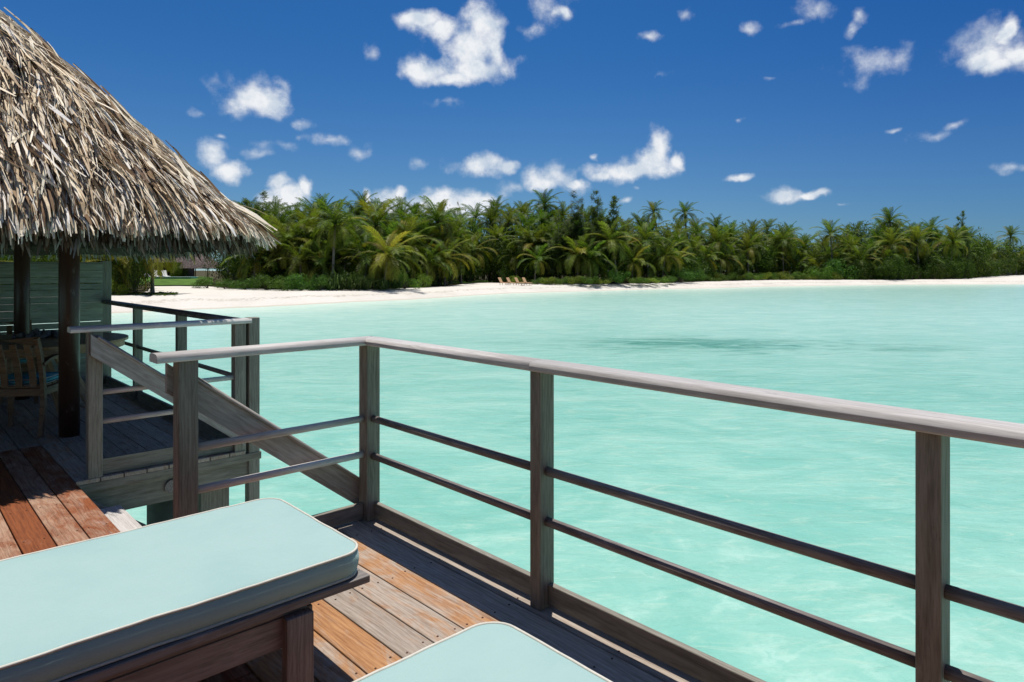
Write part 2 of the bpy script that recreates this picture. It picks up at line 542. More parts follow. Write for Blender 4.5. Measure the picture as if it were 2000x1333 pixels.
def build_ground():
    V, F, tone = [], [], []
    cols = []
    px = -2600
    while px <= 2700:
        cols.append(px)
        px += 25 if 0 < px < 2100 else 100
    rows = 46
    for px in cols:
        s0 = shore(px) + 0.5 * math.sin(px * 0.021) + 0.25 * math.sin(px * 0.083 + 1)
        v0 = veg(px)
        for r in range(rows):
            if r < 10:                       # sea bed up to the waterline
                t = r / 10
                D = s0 * (0.60 + 0.40 * t)
                z = ZW - 0.9 * (1 - t) ** 0.8
            elif r < 34:                     # sand
                t = (r - 10) / 23
                D = s0 + (v0 + 4 - s0) * t
                q = min(1, (D - s0) / 9.0)
                z = ZW + (ZL - ZW) * (q * (2 - q)) if q < 1 else ZL
            else:
                t = (r - 33) / 12
                D = v0 + 4 + 420 * t ** 2
                z = ZL + 0.3 * t + rise(px, D)
            p = at(px, D)
            z += 0.035 * mnoise.noise(Vector((p.x * 0.35, p.y * 0.35, 0))) * (1 if r > 12 else 0)
            V.append((p.x, p.y, z))
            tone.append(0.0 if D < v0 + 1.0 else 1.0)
    for c in range(len(cols) - 1):
        for r in range(rows - 1):
            a = c * rows + r
            F.append((a, a + rows, a + rows + 1, a + 1))
    m, T = new_mat('white coral sand')
    pos = T.n('ShaderNodeNewGeometry').outputs['Position']
    n1 = T.noise(pos, 0.25, 5, 0.6)
    n2 = T.noise(pos, 3.0, 5, 0.7)
    col = T.mix(T.smooth(n1, 0.35, 0.7), (0.68, 0.635, 0.56, 1), (0.62, 0.575, 0.50, 1))
    col = T.mix(T.smooth(n2, 0.52, 0.75, 0, 0.45), col, (0.46, 0.40, 0.32, 1))
    zc = T.n('ShaderNodeSeparateXYZ', ins={0: pos}).outputs[2]
    col = T.mix(T.smooth(zc, ZW + 0.13, ZW + 0.02), col, (0.52, 0.47, 0.38, 1))
    wr = T.math('ADD', zc, T.math('MULTIPLY', T.math('SUBTRACT', n1, 0.5), 0.5))
    wrack = T.math('MULTIPLY', T.math('MULTIPLY', T.smooth(wr, ZW + 0.50, ZW + 0.58), T.smooth(wr, ZW + 0.70, ZW + 0.62)), T.smooth(n2, 0.45, 0.6))
    col = T.mix(T.math('MULTIPLY', wrack, 0.6), col, (0.28, 0.22, 0.14, 1))
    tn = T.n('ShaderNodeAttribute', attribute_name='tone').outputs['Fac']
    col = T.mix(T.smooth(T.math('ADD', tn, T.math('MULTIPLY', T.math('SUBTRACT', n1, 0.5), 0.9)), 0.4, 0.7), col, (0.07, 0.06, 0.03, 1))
    bmp = T.n('ShaderNodeBump', ins={'Strength': 0.7, 'Distance': 0.12, 'Height': T.noise(pos, 1.6, 6, 0.7)})
    b = T.n('ShaderNodeBsdfPrincipled', ins={'Base Color': col, 'Roughness': 0.95, 'Specular IOR Level': 0.1, 'Normal': bmp.outputs[0]})
    finish(T, b.outputs[0])
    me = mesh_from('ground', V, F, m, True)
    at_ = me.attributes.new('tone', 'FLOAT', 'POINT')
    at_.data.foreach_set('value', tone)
    o = link('ground', me)
    tag(o, 'white sand beach curving along the lagoon below the palms', kind='structure')


build_ground()


def build_water():
    me = mesh_from('water', [(-2500, -2500, ZW), (2500, -2500, ZW), (2500, 2500, ZW), (-2500, 2500, ZW)], [(0, 1, 2, 3)])
    m, T = new_mat('shallow turquoise lagoon')
    pos = T.n('ShaderNodeNewGeometry').outputs['Position']
    # wind frame: u runs along the beach, v towards it
    mp = T.n('ShaderNodeMapping', vector_type='POINT', ins={'Vector': pos, 'Rotation': (0, 0, YAW)})
    q = mp.outputs[0]
    big = T.noise(T.vmath('MULTIPLY', q, (0.05, 0.10, 1)), 1.0, 3, 0.5)
    mid = T.noise(T.vmath('MULTIPLY', q, (0.35, 0.62, 1)), 1.0, 6, 0.62, 1.2)
    streak = T.noise(T.vmath('MULTIPLY', q, (1.1, 3.4, 1)), 1.0, 6, 0.66, 1.6)
    near = T.smooth(T.vmath('LENGTH', pos), 8.0, 60.0)
    base = T.ramp(T.math('ADD', T.math('MULTIPLY', mid, 0.62), T.math('MULTIPLY', big, 0.38)),
                  [(0.30, (0.150, 0.410, 0.325)), (0.44, (0.205, 0.475, 0.385)), (0.56, (0.265, 0.525, 0.430)), (0.72, (0.35, 0.565, 0.465))])
    side = T.n('ShaderNodeSeparateXYZ', ins={0: q}).outputs[0]
    base = T.mix(T.smooth(side, 2.0, 34.0, 0.0, 0.4), base, (0.150, 0.455, 0.385, 1))
    shal = T.mix(T.smooth(mid, 0.35, 0.7), (0.42, 0.70, 0.595, 1), (0.55, 0.79, 0.68, 1))
    base = T.mix(T.math('MULTIPLY', near, 0.75), base, shal)
    base = T.mix(T.smooth(streak, 0.50, 0.74, 0.0, 0.42), base, (0.50, 0.64, 0.50, 1))
    base = T.mix(T.smooth(streak, 0.44, 0.26, 0.0, 0.35), base, (0.12, 0.385, 0.31, 1))
    qs = T.n('ShaderNodeSeparateXYZ', ins={0: q})
    uu = T.math('DIVIDE', qs.outputs[0], T.math('MAXIMUM', qs.outputs[1], 1.0))
    tt = T.math('MULTIPLY_ADD', uu, 0.5, 0.5, clamp=True)
    sh_d = T.ramp(tt, [(((p_ - 1000) / 1318) * 0.5 + 0.5, (d_ / 200,) * 3) for (p_, d_) in SHORE if -300 <= p_ <= 2300])
    ratio = T.math('DIVIDE', qs.outputs[1], T.math('MULTIPLY', sh_d, 200.0))
    base = T.mix(T.smooth(T.math('ADD', ratio, T.math('MULTIPLY', T.math('SUBTRACT', mid, 0.5), 0.22)), 0.72, 1.02, 0.0, 0.75), base, (0.64, 0.79, 0.66, 1))
    # faint net of focused light painted into the water colour close by
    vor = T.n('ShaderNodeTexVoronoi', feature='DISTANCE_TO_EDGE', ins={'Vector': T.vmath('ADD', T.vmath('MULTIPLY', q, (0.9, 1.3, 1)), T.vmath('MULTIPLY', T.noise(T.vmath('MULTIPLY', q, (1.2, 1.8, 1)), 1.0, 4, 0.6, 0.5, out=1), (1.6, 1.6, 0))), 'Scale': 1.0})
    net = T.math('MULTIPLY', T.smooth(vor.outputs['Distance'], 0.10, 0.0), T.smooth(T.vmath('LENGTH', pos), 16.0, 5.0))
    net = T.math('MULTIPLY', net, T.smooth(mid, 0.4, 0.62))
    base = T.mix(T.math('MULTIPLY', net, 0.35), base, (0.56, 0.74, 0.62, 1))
    # dark coral patch on the bed, plus small far ones
    def reef(cx, cd, rx, rd, lo, hi, amt, base):
        l = T.vmath('LENGTH', T.vmath('MULTIPLY_ADD', q, (1 / rx, 1 / rd, 0), (-cx / rx, -cd / rd, 0)))
        l = T.math('MINIMUM', l, 3.0)
        nn = T.noise(T.vmath('MULTIPLY', q, (0.42, 1.15, 1)), 1.0, 7, 0.70, 1.0)
        f = T.math('ADD', T.math('SUBTRACT', 1.0, l), T.math('MULTIPLY', T.math('SUBTRACT', nn, 0.5), 3.2))
        return T.mix(T.smooth(f, lo, hi, 0.0, amt), base, (0.085, 0.30, 0.225, 1))
    base = reef(8.6, 31.2, 7.8, 4.2, -0.05, 1.1, 0.95, base)
    base = reef(17.0, 29.5, 6.0, 2.8, 0.15, 1.4, 0.5, base)
    base = reef(6.5, 22.0, 5.0, 3.0, 0.5, 1.8, 0.4, base)
    w1 = T.noise(T.vmath('MULTIPLY', q, (0.8, 2.3, 1)), 1.0, 5, 0.6, 0.8)
    w2 = T.noise(T.vmath('MULTIPLY', q, (5.0, 12.0, 1)), 1.0, 4, 0.6, 0.6)
    h = T.math('ADD', T.math('MULTIPLY', w1, 1.0), T.math('MULTIPLY', w2, 0.22))
    bmp = T.n('ShaderNodeBump', ins={'Strength': T.smooth(T.vmath('LENGTH', pos), 5.0, 120.0, 0.55, 0.2), 'Distance': 0.14, 'Height': h})
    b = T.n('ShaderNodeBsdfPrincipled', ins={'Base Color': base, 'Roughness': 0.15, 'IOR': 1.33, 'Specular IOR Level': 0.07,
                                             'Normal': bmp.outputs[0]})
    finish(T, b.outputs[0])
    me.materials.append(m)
    o = link('water', me)
    tag(o, 'clear turquoise lagoon with a dark coral patch offshore', kind='structure')


build_water()

# ------------------------------------------------------------------ the deck
PITCH, GAP, TH = 0.1475, 0.006, 0.028
deck = empty('deck', (0, 0, 0), label='timber deck of long planks around a stair opening', kind='structure')
SEAM0 = 0.9845          # edge of the deck along the stair opening


def planks():
    k = 0
    xs = []
    x = SEAM0
    while x < 2.14:                     # right of the opening
        xs.append((x, min(x + PITCH, 2.145)))
        x += PITCH
    warm = {0: 0.75, 1: 0.5, 2: 0.80, 3: 0.22, 4: 0.36, 5: 0.60, 6: 0.02, 7: 0.0}
    for i, (a, b) in enumerate(xs):
        if b - a < 0.05:
            continue
        w = b - a - GAP
        xm = (a + b) / 2
        segs = [(-3.2, -0.4), (-0.394, 3.47)] if i % 2 == 0 else [(-3.2, 0.7), (0.706, 3.47)]
        for (y0, y1) in segs:
            bar('plank', (xm, y0, -TH / 2), (xm, y1, -TH / 2), w, TH, M['plank'], deck, 0.004, warm.get(i, 0))
        segs = [(5.365, 7.9), (7.906, 9.78)] if i % 2 == 0 else [(5.365, 9.78)]
        for (y0, y1) in segs:
            bar('plank', (xm, y0, -TH / 2), (xm, y1, -TH / 2), w, TH, M['plank'], deck, 0.004, 0.12 + 0.2 * (i % 3 == 0))
    x = SEAM0
    i = 0
    while x > -2.8:
        a, b = x - PITCH, x
        xm = (a + b) / 2
        yj = [6.67, 6.67, 7.1, 6.2, 6.67, 5.6][i % 6]
        bar('plank', (xm, -3.2, -TH / 2), (xm, 2.4 + 0.5 * (i % 3), -TH / 2), PITCH - GAP, TH, M['redplank'], deck, 0.004, [0.7, 0.6, 0.95, 0.4][i % 4])
        bar('plank', (xm, 2.406 + 0.5 * (i % 3), -TH / 2), (xm, yj, -TH / 2), PITCH - GAP, TH, M['redplank'], deck, 0.004, [0.66, 0.52, 1.15, 0.4][i % 4])
        bar('plank', (xm, yj + 0.005, -TH / 2), (xm, 9.78, -TH / 2), PITCH - GAP, TH, M['plank'], deck, 0.004, 0.15 + 0.1 * (i % 2))
        x -= PITCH
        i += 1
    # joists and rim boards
    j = -3.0
    while j < 9.6:
        if j < 3.3 or j > 5.5:
            bar('joist', (-2.8, j, -TH - 0.083), (2.08, j, -TH - 0.083), 0.045, 0.16, M['post'], deck, 0)
        else:
            bar('joist', (-2.8, j, -TH - 0.083), (0.93, j, -TH - 0.083), 0.045, 0.16, M['post'], deck, 0)
        j += 0.56
    for (p0, p1) in [((2.112, -3.2, -0.16), (2.112, 3.45, -0.16)), ((2.112, 5.47, -0.16), (2.112, 9.76, -0.16)), ((0.955, 3.5, -0.16), (0.955, 5.34, -0.16))]:
        bar('rim_board', p0, p1, 0.04, 0.25, M['post'], deck)
    bar('rim_board', (0.93, 3.435, -0.16), (2.09, 3.435, -0.16), 0.04, 0.25, M['post'], deck)
    bar('rim_board', (1.0, 5.39, -0.058), (2.27, 5.39, -0.058), 0.05, 0.06, M['post'], deck, warm=0.2)
    bar('rim_board', (0.98, 5.42, -0.182), (2.26, 5.42, -0.182), 0.05, 0.185, M['post'], deck)
    # round bolt plate on the rim of the dining deck
    rod('bolt_plate', (1.60, 5.39, -0.17), (1.60, 5.375, -0.17), 0.05, M['round'], deck, 20)
    # screw heads
    bm = bmesh.new()
    def screw(x, y):
        r = 0.0045 + rng.random() * 0.001
        g = bmesh.ops.create_cone(bm, cap_ends=True, segments=8, radius1=r, radius2=r * 0.8, depth=0.003)
        bmesh.ops.translate(bm, verts=g['verts'], vec=(x, y, 0.0008))
    j = -3.0 + 0.56 * 3 + 0.09
    while j < 9.5:
        for i, (a, b) in enumerate(xs):
            if j < 3.4 or j > 5.45:
                for off in (0.032, PITCH - 0.032):
                    if a + off < 2.13:
                        screw(a + off + rng.uniform(-.006, .006), j + rng.uniform(-.012, .012))
        x = SEAM0
        for i in range(14):
            for off in (0.032, PITCH - 0.032):
                screw(x - off + rng.uniform(-.006, .006), j + rng.uniform(-.012, .012))
            x -= PITCH
        j += 0.56
    o = link('screw_head', bm_mesh('screw_head', bm, M['screw']), deck)
    o['kind'] = 'stuff'
    # piles
    for (x, y) in ((1.75, 6.05), (-0.4, 6.05), (1.75, 9.2), (1.75, 2.4), (-0.4, 2.4), (1.75, -1.2)):
        rod('pile', (x, y, ZW - 1.2), (x, y, -0.27), 0.14, M['concrete'], deck, 18)
    for (a, b) in (((1.95, 5.56, -0.62), (1.95, 5.56, -0.275)),):
        bar('brace_block', a, b, 0.22, 0.14, M['post'], deck)
    bar('brace_beam', (-2.6, 6.05, -0.235), (2.07, 6.05, -0.235), 0.12, 0.08, M['post'], deck)


planks()

# ------------------------------------------------------------------ railings
ZR = 1.013            # underside of the handrails
PX, PW, PT = 2.085, 0.088, 0.062     # centre line, across, along


def post(x, y, wx, wy, z0, z1, parent, mat='post', warm=-0.08):
    # local X runs up the post, so the grain does too
    return bar('post', (x, y, z0), (x, y, z1), wx, wy, M[mat], parent, 0.005, warm, up=Vector((0, 1, 0)))


r1 = empty('deck_railing', (2.085, 3.42, 0), label='grey timber railing turning the near deck corner and running off right', cat='railing')


def rel(p, base):
    return (p[0] - base[0], p[1] - base[1], p[2] - base[2])


B1 = (2.085, 3.42, 0)


def rail_run_y(parent, base, x, ys, y_end, first_w=None):
    pass


for (y, wy) in ((3.42, 0.088), (2.024, 0.062), (0.549, 0.062), (-0.95, 0.062), (-2.4, 0.062)):
    post(0, y - B1[1], PW, wy, 0.0, ZR, r1)
ys = [3.42 - 0.044, 2.024, 0.549, -0.95, -2.4]
for i in range(4):
    a, b = ys[i] - (0 if i == 0 else 0.031), ys[i + 1] + 0.031
    for z in (0.585, 0.37):
        rod('mid_rail', (0, a - B1[1], z), (0, b - B1[1], z), 0.0195, M['round'], r1, 16, warm=-0.1)
    bar('toe_board', (0.02, a - B1[1], 0.056), (0.02, b - B1[1], 0.056), 0.03, 0.088, M['post'], r1)
# handrails: pieces butt with mitres; local y of a rail running -Y points +X
YC = 3.42
handrail('handrail', (0.0, 2.03 - YC, ZR), (0.0, 0.0, ZR), 0.122, 0.043, M['rail'], r1, m0=0.25, m1=1.0)
handrail('handrail', (0.0, -2.6 - YC, ZR), (0.0, 2.027 - YC, ZR), 0.124, 0.0445, M['rail'], r1, m1=0.25)
handrail('handrail', (0.935 - PX, 0, ZR), (0.0, 0, ZR), 0.122, 0.043, M['rail'], r1, m1=1.0)
post(1.078 - PX, 0, 0.09, 0.085, -0.25, ZR, r1)
for z in (0.585, 0.379):
    rod('mid_rail', (1.123 - PX, 0, z), (-0.044, 0, z), 0.0195, M['rail'], r1, 16)
bar('toe_board', (1.123 - PX, 0.005, 0.056), (-0.044, 0.005, 0.056), 0.03, 0.088, M['post'], r1)

# far side of the stair opening
B2 = (2.1, 5.415, 0)
r2 = empty('deck_railing', B2, label='low grey timber railing beyond the stairs, in front of the dining table', cat='railing')
post(1.105 - B2[0], 0, 0.088, 0.085, -0.02, ZR, r2)
post(2.105 - B2[0], 0, 0.088, 0.085, -0.02, ZR, r2)
handrail('handrail', (0.955 - B2[0], 0, ZR), (2.19 - B2[0], 0, ZR), 0.115, 0.04, M['rail'], r2)
for z in (0.585, 0.379):
    rod('mid_rail', (1.149 - B2[0], 0, z), (2.061 - B2[0], 0, z), 0.0195, M['rail'], r2, 16)
bar('toe_board', (1.149 - B2[0], 0.005, 0.06), (2.061 - B2[0], 0.005, 0.06), 0.03, 0.115, M['post'], r2)

# outer side railing back to the privacy screen
B3 = (2.10, 5.415, 0)
r3 = empty('deck_railing', B3, label='darker timber railing running back from the stair post to the slatted screen', cat='railing')
post(0.115, 0, 0.088, 0.088, -0.95, 1.055, r3)
for y in (6.79, 8.25):
    post(0, y - B3[1], 0.088, 0.062, -0.2, ZR, r3)
ys = [5.459, 6.79, 8.25, 9.61]
for i in range(3):
    a, b = ys[i] + (0 if i == 0 else 0.031), ys[i + 1] - (0 if i == 2 else 0.031)
    for z in (0.585, 0.37):
        rod('mid_rail', (0, a - B3[1], z), (0, b - B3[1], z), 0.0195, M['round'], r3, 14)
    bar('toe_board', (0.0, a - B3[1], 0.06), (0.0, b - B3[1], 0.06), 0.03, 0.1, M['post'], r3)
handrail('handrail', (0, 5.46 - B3[1], ZR), (0, 9.61 - B3[1], ZR), 0.118, 0.042, M['round'], r3, warm=0.3)

# ------------------------------------------------------------------ stairs down to the water
B4 = (1.0, 3.5, 0)
st = empty('staircase', B4, label='steep timber stairs going down through the gap in the railing', cat='stairs')
SL = 0.762
XE = 2.125
M['stairwood'] = wood_mat('stair timber', (0.40, 0.365, 0.335), (0.20, 0.175, 0.155), (0.26, 0.18, 0.13), (0.14, 0.09, 0.06), 0.6)


def slope_board(name, p0, p1, w, h, mat, parent):
    """sloping board whose ends are cut plumb"""
    d = p1 - p0
    L = d.length
    a = math.atan2(-d.z, d.x)
    t = math.tan(a)
    V = []
    for (x, s) in ((-L / 2, 1), (L / 2, 1)):
        for (y, z) in ((-w / 2, -h / 2), (w / 2, -h / 2), (w / 2, h / 2), (-w / 2, h / 2)):
            V.append((x - z * t, y, z))
    F = [(0, 3, 2, 1), (4, 5, 6, 7), (0, 1, 5, 4), (1, 2, 6, 5), (2, 3, 7, 6), (3, 0, 4, 7)]
    o = link(name, mesh_from(name, V, F, mat), parent)
    place(o, p0, p1)
    o['warm'] = 0.1
    return o


for y, xa in ((3.492, 1.012), (5.345, 1.07)):
    # sloping hand board with rounded cap
    za = 0.925
    zb = za - SL * (XE - xa)
    p0 = Vector((xa - B4[0], y - B4[1], za))
    p1 = Vector((XE - B4[0], y - B4[1], zb))
    hb = slope_board('hand_board', p0, p1, 0.032, 0.115, M['stairwood'], st)
    upv = Vector((SL, 0, 1)).normalized()
    handrail('cap_rail', p0 + upv * 0.0585, p1 + upv * 0.0585, 0.062, 0.022, M['stairwood'], st)
    bar('stringer', (0.0, (3.555 if y < 4 else 5.30) - B4[1], -0.2), (2.3, (3.555 if y < 4 else 5.30) - B4[1], -0.2 - SL * 2.3), 0.04, 0.20, M['post'], st)
for k in range(8):
    x = 0.02 + k * 0.25
    z = -0.19 - 0.19 * k
    bar('tread', (x + 0.10, 0.077, z - 0.015), (x + 0.10, 1.778, z - 0.015), 0.225, 0.03, M['rail'], st, 0.004)
bar('landing_board', (2.2, 0.0, -1.72), (2.2, 1.85, -1.72), 0.5, 0.04, M['plank'], st)

# ------------------------------------------------------------------ privacy screen
B5 = (2.10, 9.66, 0)
fs = empty('privacy_screen', B5, label='tall green grey screen of horizontal slats behind the dining table', cat='fence')
post(0, 0, 0.10, 0.10, -0.3, 1.545, fs)
for x in (0.55, -1.3, -3.0):
    post(x - B5[0], 0.0, 0.08, 0.08, 0, 1.5, fs)
z = 0.06
k = 0
while z < 1.50:
    gap = rng.choice([0.001, 0.001, 0.001, 0.012, 0.001, 0.010, 0.001])
    for (xa, xb) in ((-3.0, 0.55), (0.55, 2.05)):
        tilt = rng.uniform(-0.0015, 0.0015)
        bar('slat', (xa - B5[0], -0.052, z + tilt), (xb - B5[0], -0.052, z - tilt), 0.02, 0.078 - gap, M['slatwood'], fs, 0.003, 0.0)
    z += 0.078
bar('slat', (-3.0 - B5[0], -0.0, 1.515), (-0.05, -0.0, 1.515), 0.12, 0.03, M['post'], fs)

# ------------------------------------------------------------------ loungers


def rr_outline(x0, x1, y0, y1, r, seg=7):
    pts = []
    for (cx, cy, a0) in ((x1 - r, y1 - r, 0), (x0 + r, y1 - r, 90), (x0 + r, y0 + r, 180), (x1 - r, y0 + r, 270)):
        for k in range(seg + 1):
            a = R(a0 + 90 * k / seg)
            pts.append((cx + r * math.cos(a), cy + r * math.sin(a)))
    return pts


def make_cushion(x0, x1, y0, y1, z0, z1, parent, seed):
    rr = random.Random(seed)
    r = 0.085
    # outline resampled evenly
    base = rr_outline(x0, x1, y0, y1, r, 8)
    pts = []
    n = len(base)
    for i in range(n):
        a, b = Vector(base[i]), Vector(base[(i + 1) % n])
        m = max(1, int((b - a).length / 0.05))
        for k in range(m):
            pts.append(a.lerp(b, k / m))
    N = len(pts)
    c = Vector(((x0 + x1) / 2, (y0 + y1) / 2))
    wob = [0.005 * mnoise.noise(Vector((p.x * 2.3, p.y * 2.3, seed))) + 0.0022 * mnoise.noise(Vector((p.x * 11, p.y * 11, seed))) for p in pts]
    rings = []
    # sides: bottom -> top, bulging
    def ring(inset, z, w=1.0):
        out = []
        for i, p in enumerate(pts):
            d = (p - c)
            nx = max(-1, min(1, (p.x - c.x) / ((x1 - x0) / 2)))
            # inward direction by clamped box distance
            q = Vector((min(max(p.x, x0 + r), x1 - r), min(max(p.y, y0 + r), y1 - r)))
            nrm = (p - q)
            if nrm.length < 1e-6:
                nrm = d
            nrm.normalize()
            pp = p - nrm * inset
            out.append(Vector((pp.x, pp.y, z + wob[i] * w)))
        return out
    h = z1 - z0
    for inset, zz in ((0.05, z0 + 0.001), (0.012, z0 + 0.001), (0.004, z0 + 0.006), (-0.006, z0 + h * 0.3), (-0.009, z0 + h * 0.55),
                      (-0.005, z0 + h * 0.8), (0.0, z1 - 0.008), (0.004, z1 - 0.003)):
        rings.append(ring(inset, zz))
    V = [v for rg in rings for v in rg]
    F = []
    for k in range(len(rings) - 1):
        for i in range(N):
            j = (i + 1) % N
            F.append((k * N + i, k * N + j, (k + 1) * N + j, (k + 1) * N + i))
    # top: rings shrinking towards the centre line with a soft crown
    for q, f in enumerate((0.02, 0.05, 0.10, 0.17, 0.25, 0.33, 0.42, 0.5)):
        rg = []
        for i, p in enumerate(pts):
            half = (y1 - y0) / 2
            ins = f * 2 * half * 0.95
            x = min(max(p.x, x0 + ins), x1 - ins)
            yy = min(max(p.y, y0 + ins), y1 - ins)
            rfrac = min(1.0, f / 0.12)
            px_, py_ = rings[-1][i].x * (1 - rfrac) + x * rfrac, rings[-1][i].y * (1 - rfrac) + yy * rfrac
            if f <= 0.10:
                b0 = rings[7][i]
                qx = min(max(p.x, x0 + r), x1 - r)
                qy = min(max(p.y, y0 + r), y1 - r)
                px_ = p.x + (qx - p.x) * min(1, ins / r)
                py_ = p.y + (qy - p.y) * min(1, ins / r)
            crown = 0.012 * (1 - (1 - min(1, f / 0.33)) ** 2.2)
            wr = 0.002 * min(1, (0.5 - f) * 12) * mnoise.noise(Vector((px_ * 5, py_ * 7, seed + 3)))
            rg.append(Vector((px_, py_, z1 - 0.002 + crown + wr)))
        rings.append(rg)
        V += rg
        k = len(rings) - 2
        for i in range(N):
            j = (i + 1) % N
            F.append((k * N + i, k * N + j, (k + 1) * N + j, (k + 1) * N + i))
    F.append(tuple((len(rings) - 1) * N + i for i in range(N)))
    F.append(tuple(reversed(range(N))))
    cu = link('cushion', mesh_from('cushion', V, F, M['aqua'], True), parent)
    # piping: thin cords along both seams
    for (inset, zz, rad) in ((0.001, z1 - 0.004, 0.0046), (0.004, z0 + 0.006, 0.0045)):
        path = ring(inset - rad * 0.4, zz)
        PV, PF = [], []
        S_ = 8
        for i in range(N):
            t = (path[(i + 1) % N] - path[i - 1]).normalized()
            side = t.cross(Vector((0, 0, 1))).normalized()
            for s in range(S_):
                a = 2 * math.pi * s / S_
                PV.append(path[i] + side * math.cos(a) * rad + Vector((0, 0, 1)) * math.sin(a) * rad)
        for i in range(N):
            for s in range(S_):
                i2, s2 = (i + 1) % N, (s + 1) % S_
                PF.append((i * S_ + s, i * S_ + s2, i2 * S_ + s2, i2 * S_ + s))
        link('piping', mesh_from('piping', PV, PF, M['piping'], True), cu)
    return cu


def make_lounger(x1, y0, y1, label, seed):
    base = ((x1 - 1.0), (y0 + y1) / 2, 0)
    t = empty('sun_lounger', base, label=label, cat='sun lounger', group='aqua cushioned sun loungers on the deck')
    X = lambda v: v - base[0]
    Y = lambda v: v - base[1]
    x0 = x1 - 2.0
    make_cushion(X(x0), X(x1), Y(y0), Y(y1), 0.362, 0.456, t, seed)
    fx1, fx0 = x1 + 0.010, x0 - 0.01
    fy0, fy1 = y0 - 0.014, y1 + 0.014
    for yy in (fy0 + 0.03, fy1 - 0.03):
        bar('side_board', (X(fx0), Y(yy), 0.348), (X(fx1), Y(yy), 0.348), 0.06, 0.026, M['loungewood'], t, 0.003)
    bar('end_board', (X(fx1 - 0.03), Y(fy0 + 0.0625), 0.348), (X(fx1 - 0.03), Y(fy1 - 0.0625), 0.348), 0.058, 0.026, M['loungewood'], t, 0.003)
    k = fx0 + 0.09
    while k < fx1 - 0.1:
        bar('slat', (X(k), Y(fy0 + 0.062), 0.347), (X(k), Y(fy1 - 0.062), 0.347), 0.055, 0.018, M['loungewood'], t, 0.002)
        k += 0.075
    for yy in (fy0 + 0.05, fy1 - 0.05):
        bar('frame_rail', (X(fx0 + 0.12), Y(yy), 0.255), (X(fx1 - 0.23), Y(yy), 0.255), 0.028, 0.10, M['loungewood'], t, 0.003)
        bar('spacer', (X(fx0 + 0.12), Y(yy + 0.002), 0.32), (X(fx1 - 0.22), Y(yy + 0.002), 0.32), 0.024, 0.028, M['loungewood'], t, 0.002)
    bar('frame_rail', (X(fx1 - 0.2), Y(fy0 + 0.066), 0.25), (X(fx1 - 0.2), Y(fy1 - 0.066), 0.25), 0.028, 0.09, M['loungewood'], t, 0.003)
    for lx in (fx1 - 0.262, fx0 + 0.32):
        for yy, s in ((fy0 + 0.020, 1), (fy1 - 0.020, -1)):
            bar('leg', (X(lx), Y(yy), 0.0), (X(lx), Y(yy), 0.308), 0.094, 0.04, M['loungewood'], t, 0.003, up=Vector((0, 1, 0)))
    return t


make_lounger(1.268, 2.105, 2.865, 'aqua cushioned sun lounger with its whole foot end in view beside the stairs', 3)
make_lounger(1.285, 0.68, 1.44, 'aqua sun lounger at the bottom edge with only its rounded cushion corner in view', 11)

# ------------------------------------------------------------------ dining set
B6 = Vector((1.1, 8.15, 0))
tb = empty('dining_table', B6, label='round slatted teak dining table under the thatched roof', cat='table')


def disc_slats():
    r = 0.86
    n = 11
    w = 2 * r / n
    ca, sa = math.cos(R(25)), math.sin(R(25))
    for k in range(n):
        a, b = -r + k * w + 0.004, -r + (k + 1) * w - 0.004
        V = []
        xs_a = math.sqrt(max(0.0001, r * r - a * a)) if abs(a) < r else 0.02
        xs_b = math.sqrt(max(0.0001, r * r - b * b)) if abs(b) < r else 0.02
        top = []
        m = 5
        edge = []
        for i in range(m + 1):
            y = a + (b - a) * i / m
            x = math.sqrt(max(0.0004, r * r - y * y))
            edge.append((x, y))
        poly = edge + [(-x, y) for (x, y) in reversed(edge)]
        N = len(poly)
        V = [(x, y, -0.012) for x, y in poly] + [(x, y, 0.012) for x, y in poly]
        F = [tuple(reversed(range(N))), tuple(range(N, 2 * N))]
        for i in range(N):
            j = (i + 1) % N
            F.append((i, j, N + j, N + i))
        o = link('slat', mesh_from('slat', V, F, M['teak']), tb)
        o.location = (0, 0, 0.728)
        o.rotation_euler = (0, 0, R(25))
        o['warm'] = 0.5
    # rim apron
    V, F = [], []
    N = 56
    for i in range(N):
        a = 2 * math.pi * i / N
        for rr_, z in ((0.80, 0.655), (0.825, 0.655), (0.825, 0.714), (0.80, 0.714)):
            V.append((rr_ * math.cos(a), rr_ * math.sin(a), z))
    for i in range(N):
        j = (i + 1) % N
        for k in range(4):
            k2 = (k + 1) % 4
            F.append((i * 4 + k, j * 4 + k, j * 4 + k2, i * 4 + k2))
    link('apron', mesh_from('apron', V, F, M['teak'], False), tb)['warm'] = 0.4


disc_slats()
for a in (20, 110, 200, 290):
    c, s = math.cos(R(a)), math.sin(R(a))
    bar('leg', (0.62 * c, 0.62 * s, 0.0), (0.22 * c, 0.22 * s, 0.66), 0.10, 0.045, M['teak'], tb, 0.004, 0.3, up=Vector((-s, c, 0)))
bar('crosspiece', (-0.6, 0, 0.68), (0.6, 0, 0.68), 0.07, 0.045, M['teak'], tb, 0.003)

# coral ornament
bm = bmesh.new()
for k in range(46):
    p = Vector((rng.gauss(0, 0.09), rng.gauss(0, 0.07), 0))
    hgt = max(0.02, 0.085 - 0.5 * p.length) + rng.random() * 0.02
    g = bmesh.ops.create_icosphere(bm, subdivisions=1, radius=0.024 + rng.random() * 0.014)
    bmesh.ops.translate(bm, verts=g['verts'], vec=(p.x, p.y, hgt * rng.uniform(0.35, 1.0)))
co = link('coral_ornament', bm_mesh('coral_ornament', bm, M['coral'], True))
co.location = (1.24, 8.36, 0.742)
tag(co, 'knobbly grey coral piece on the round dining table', 'ornament')


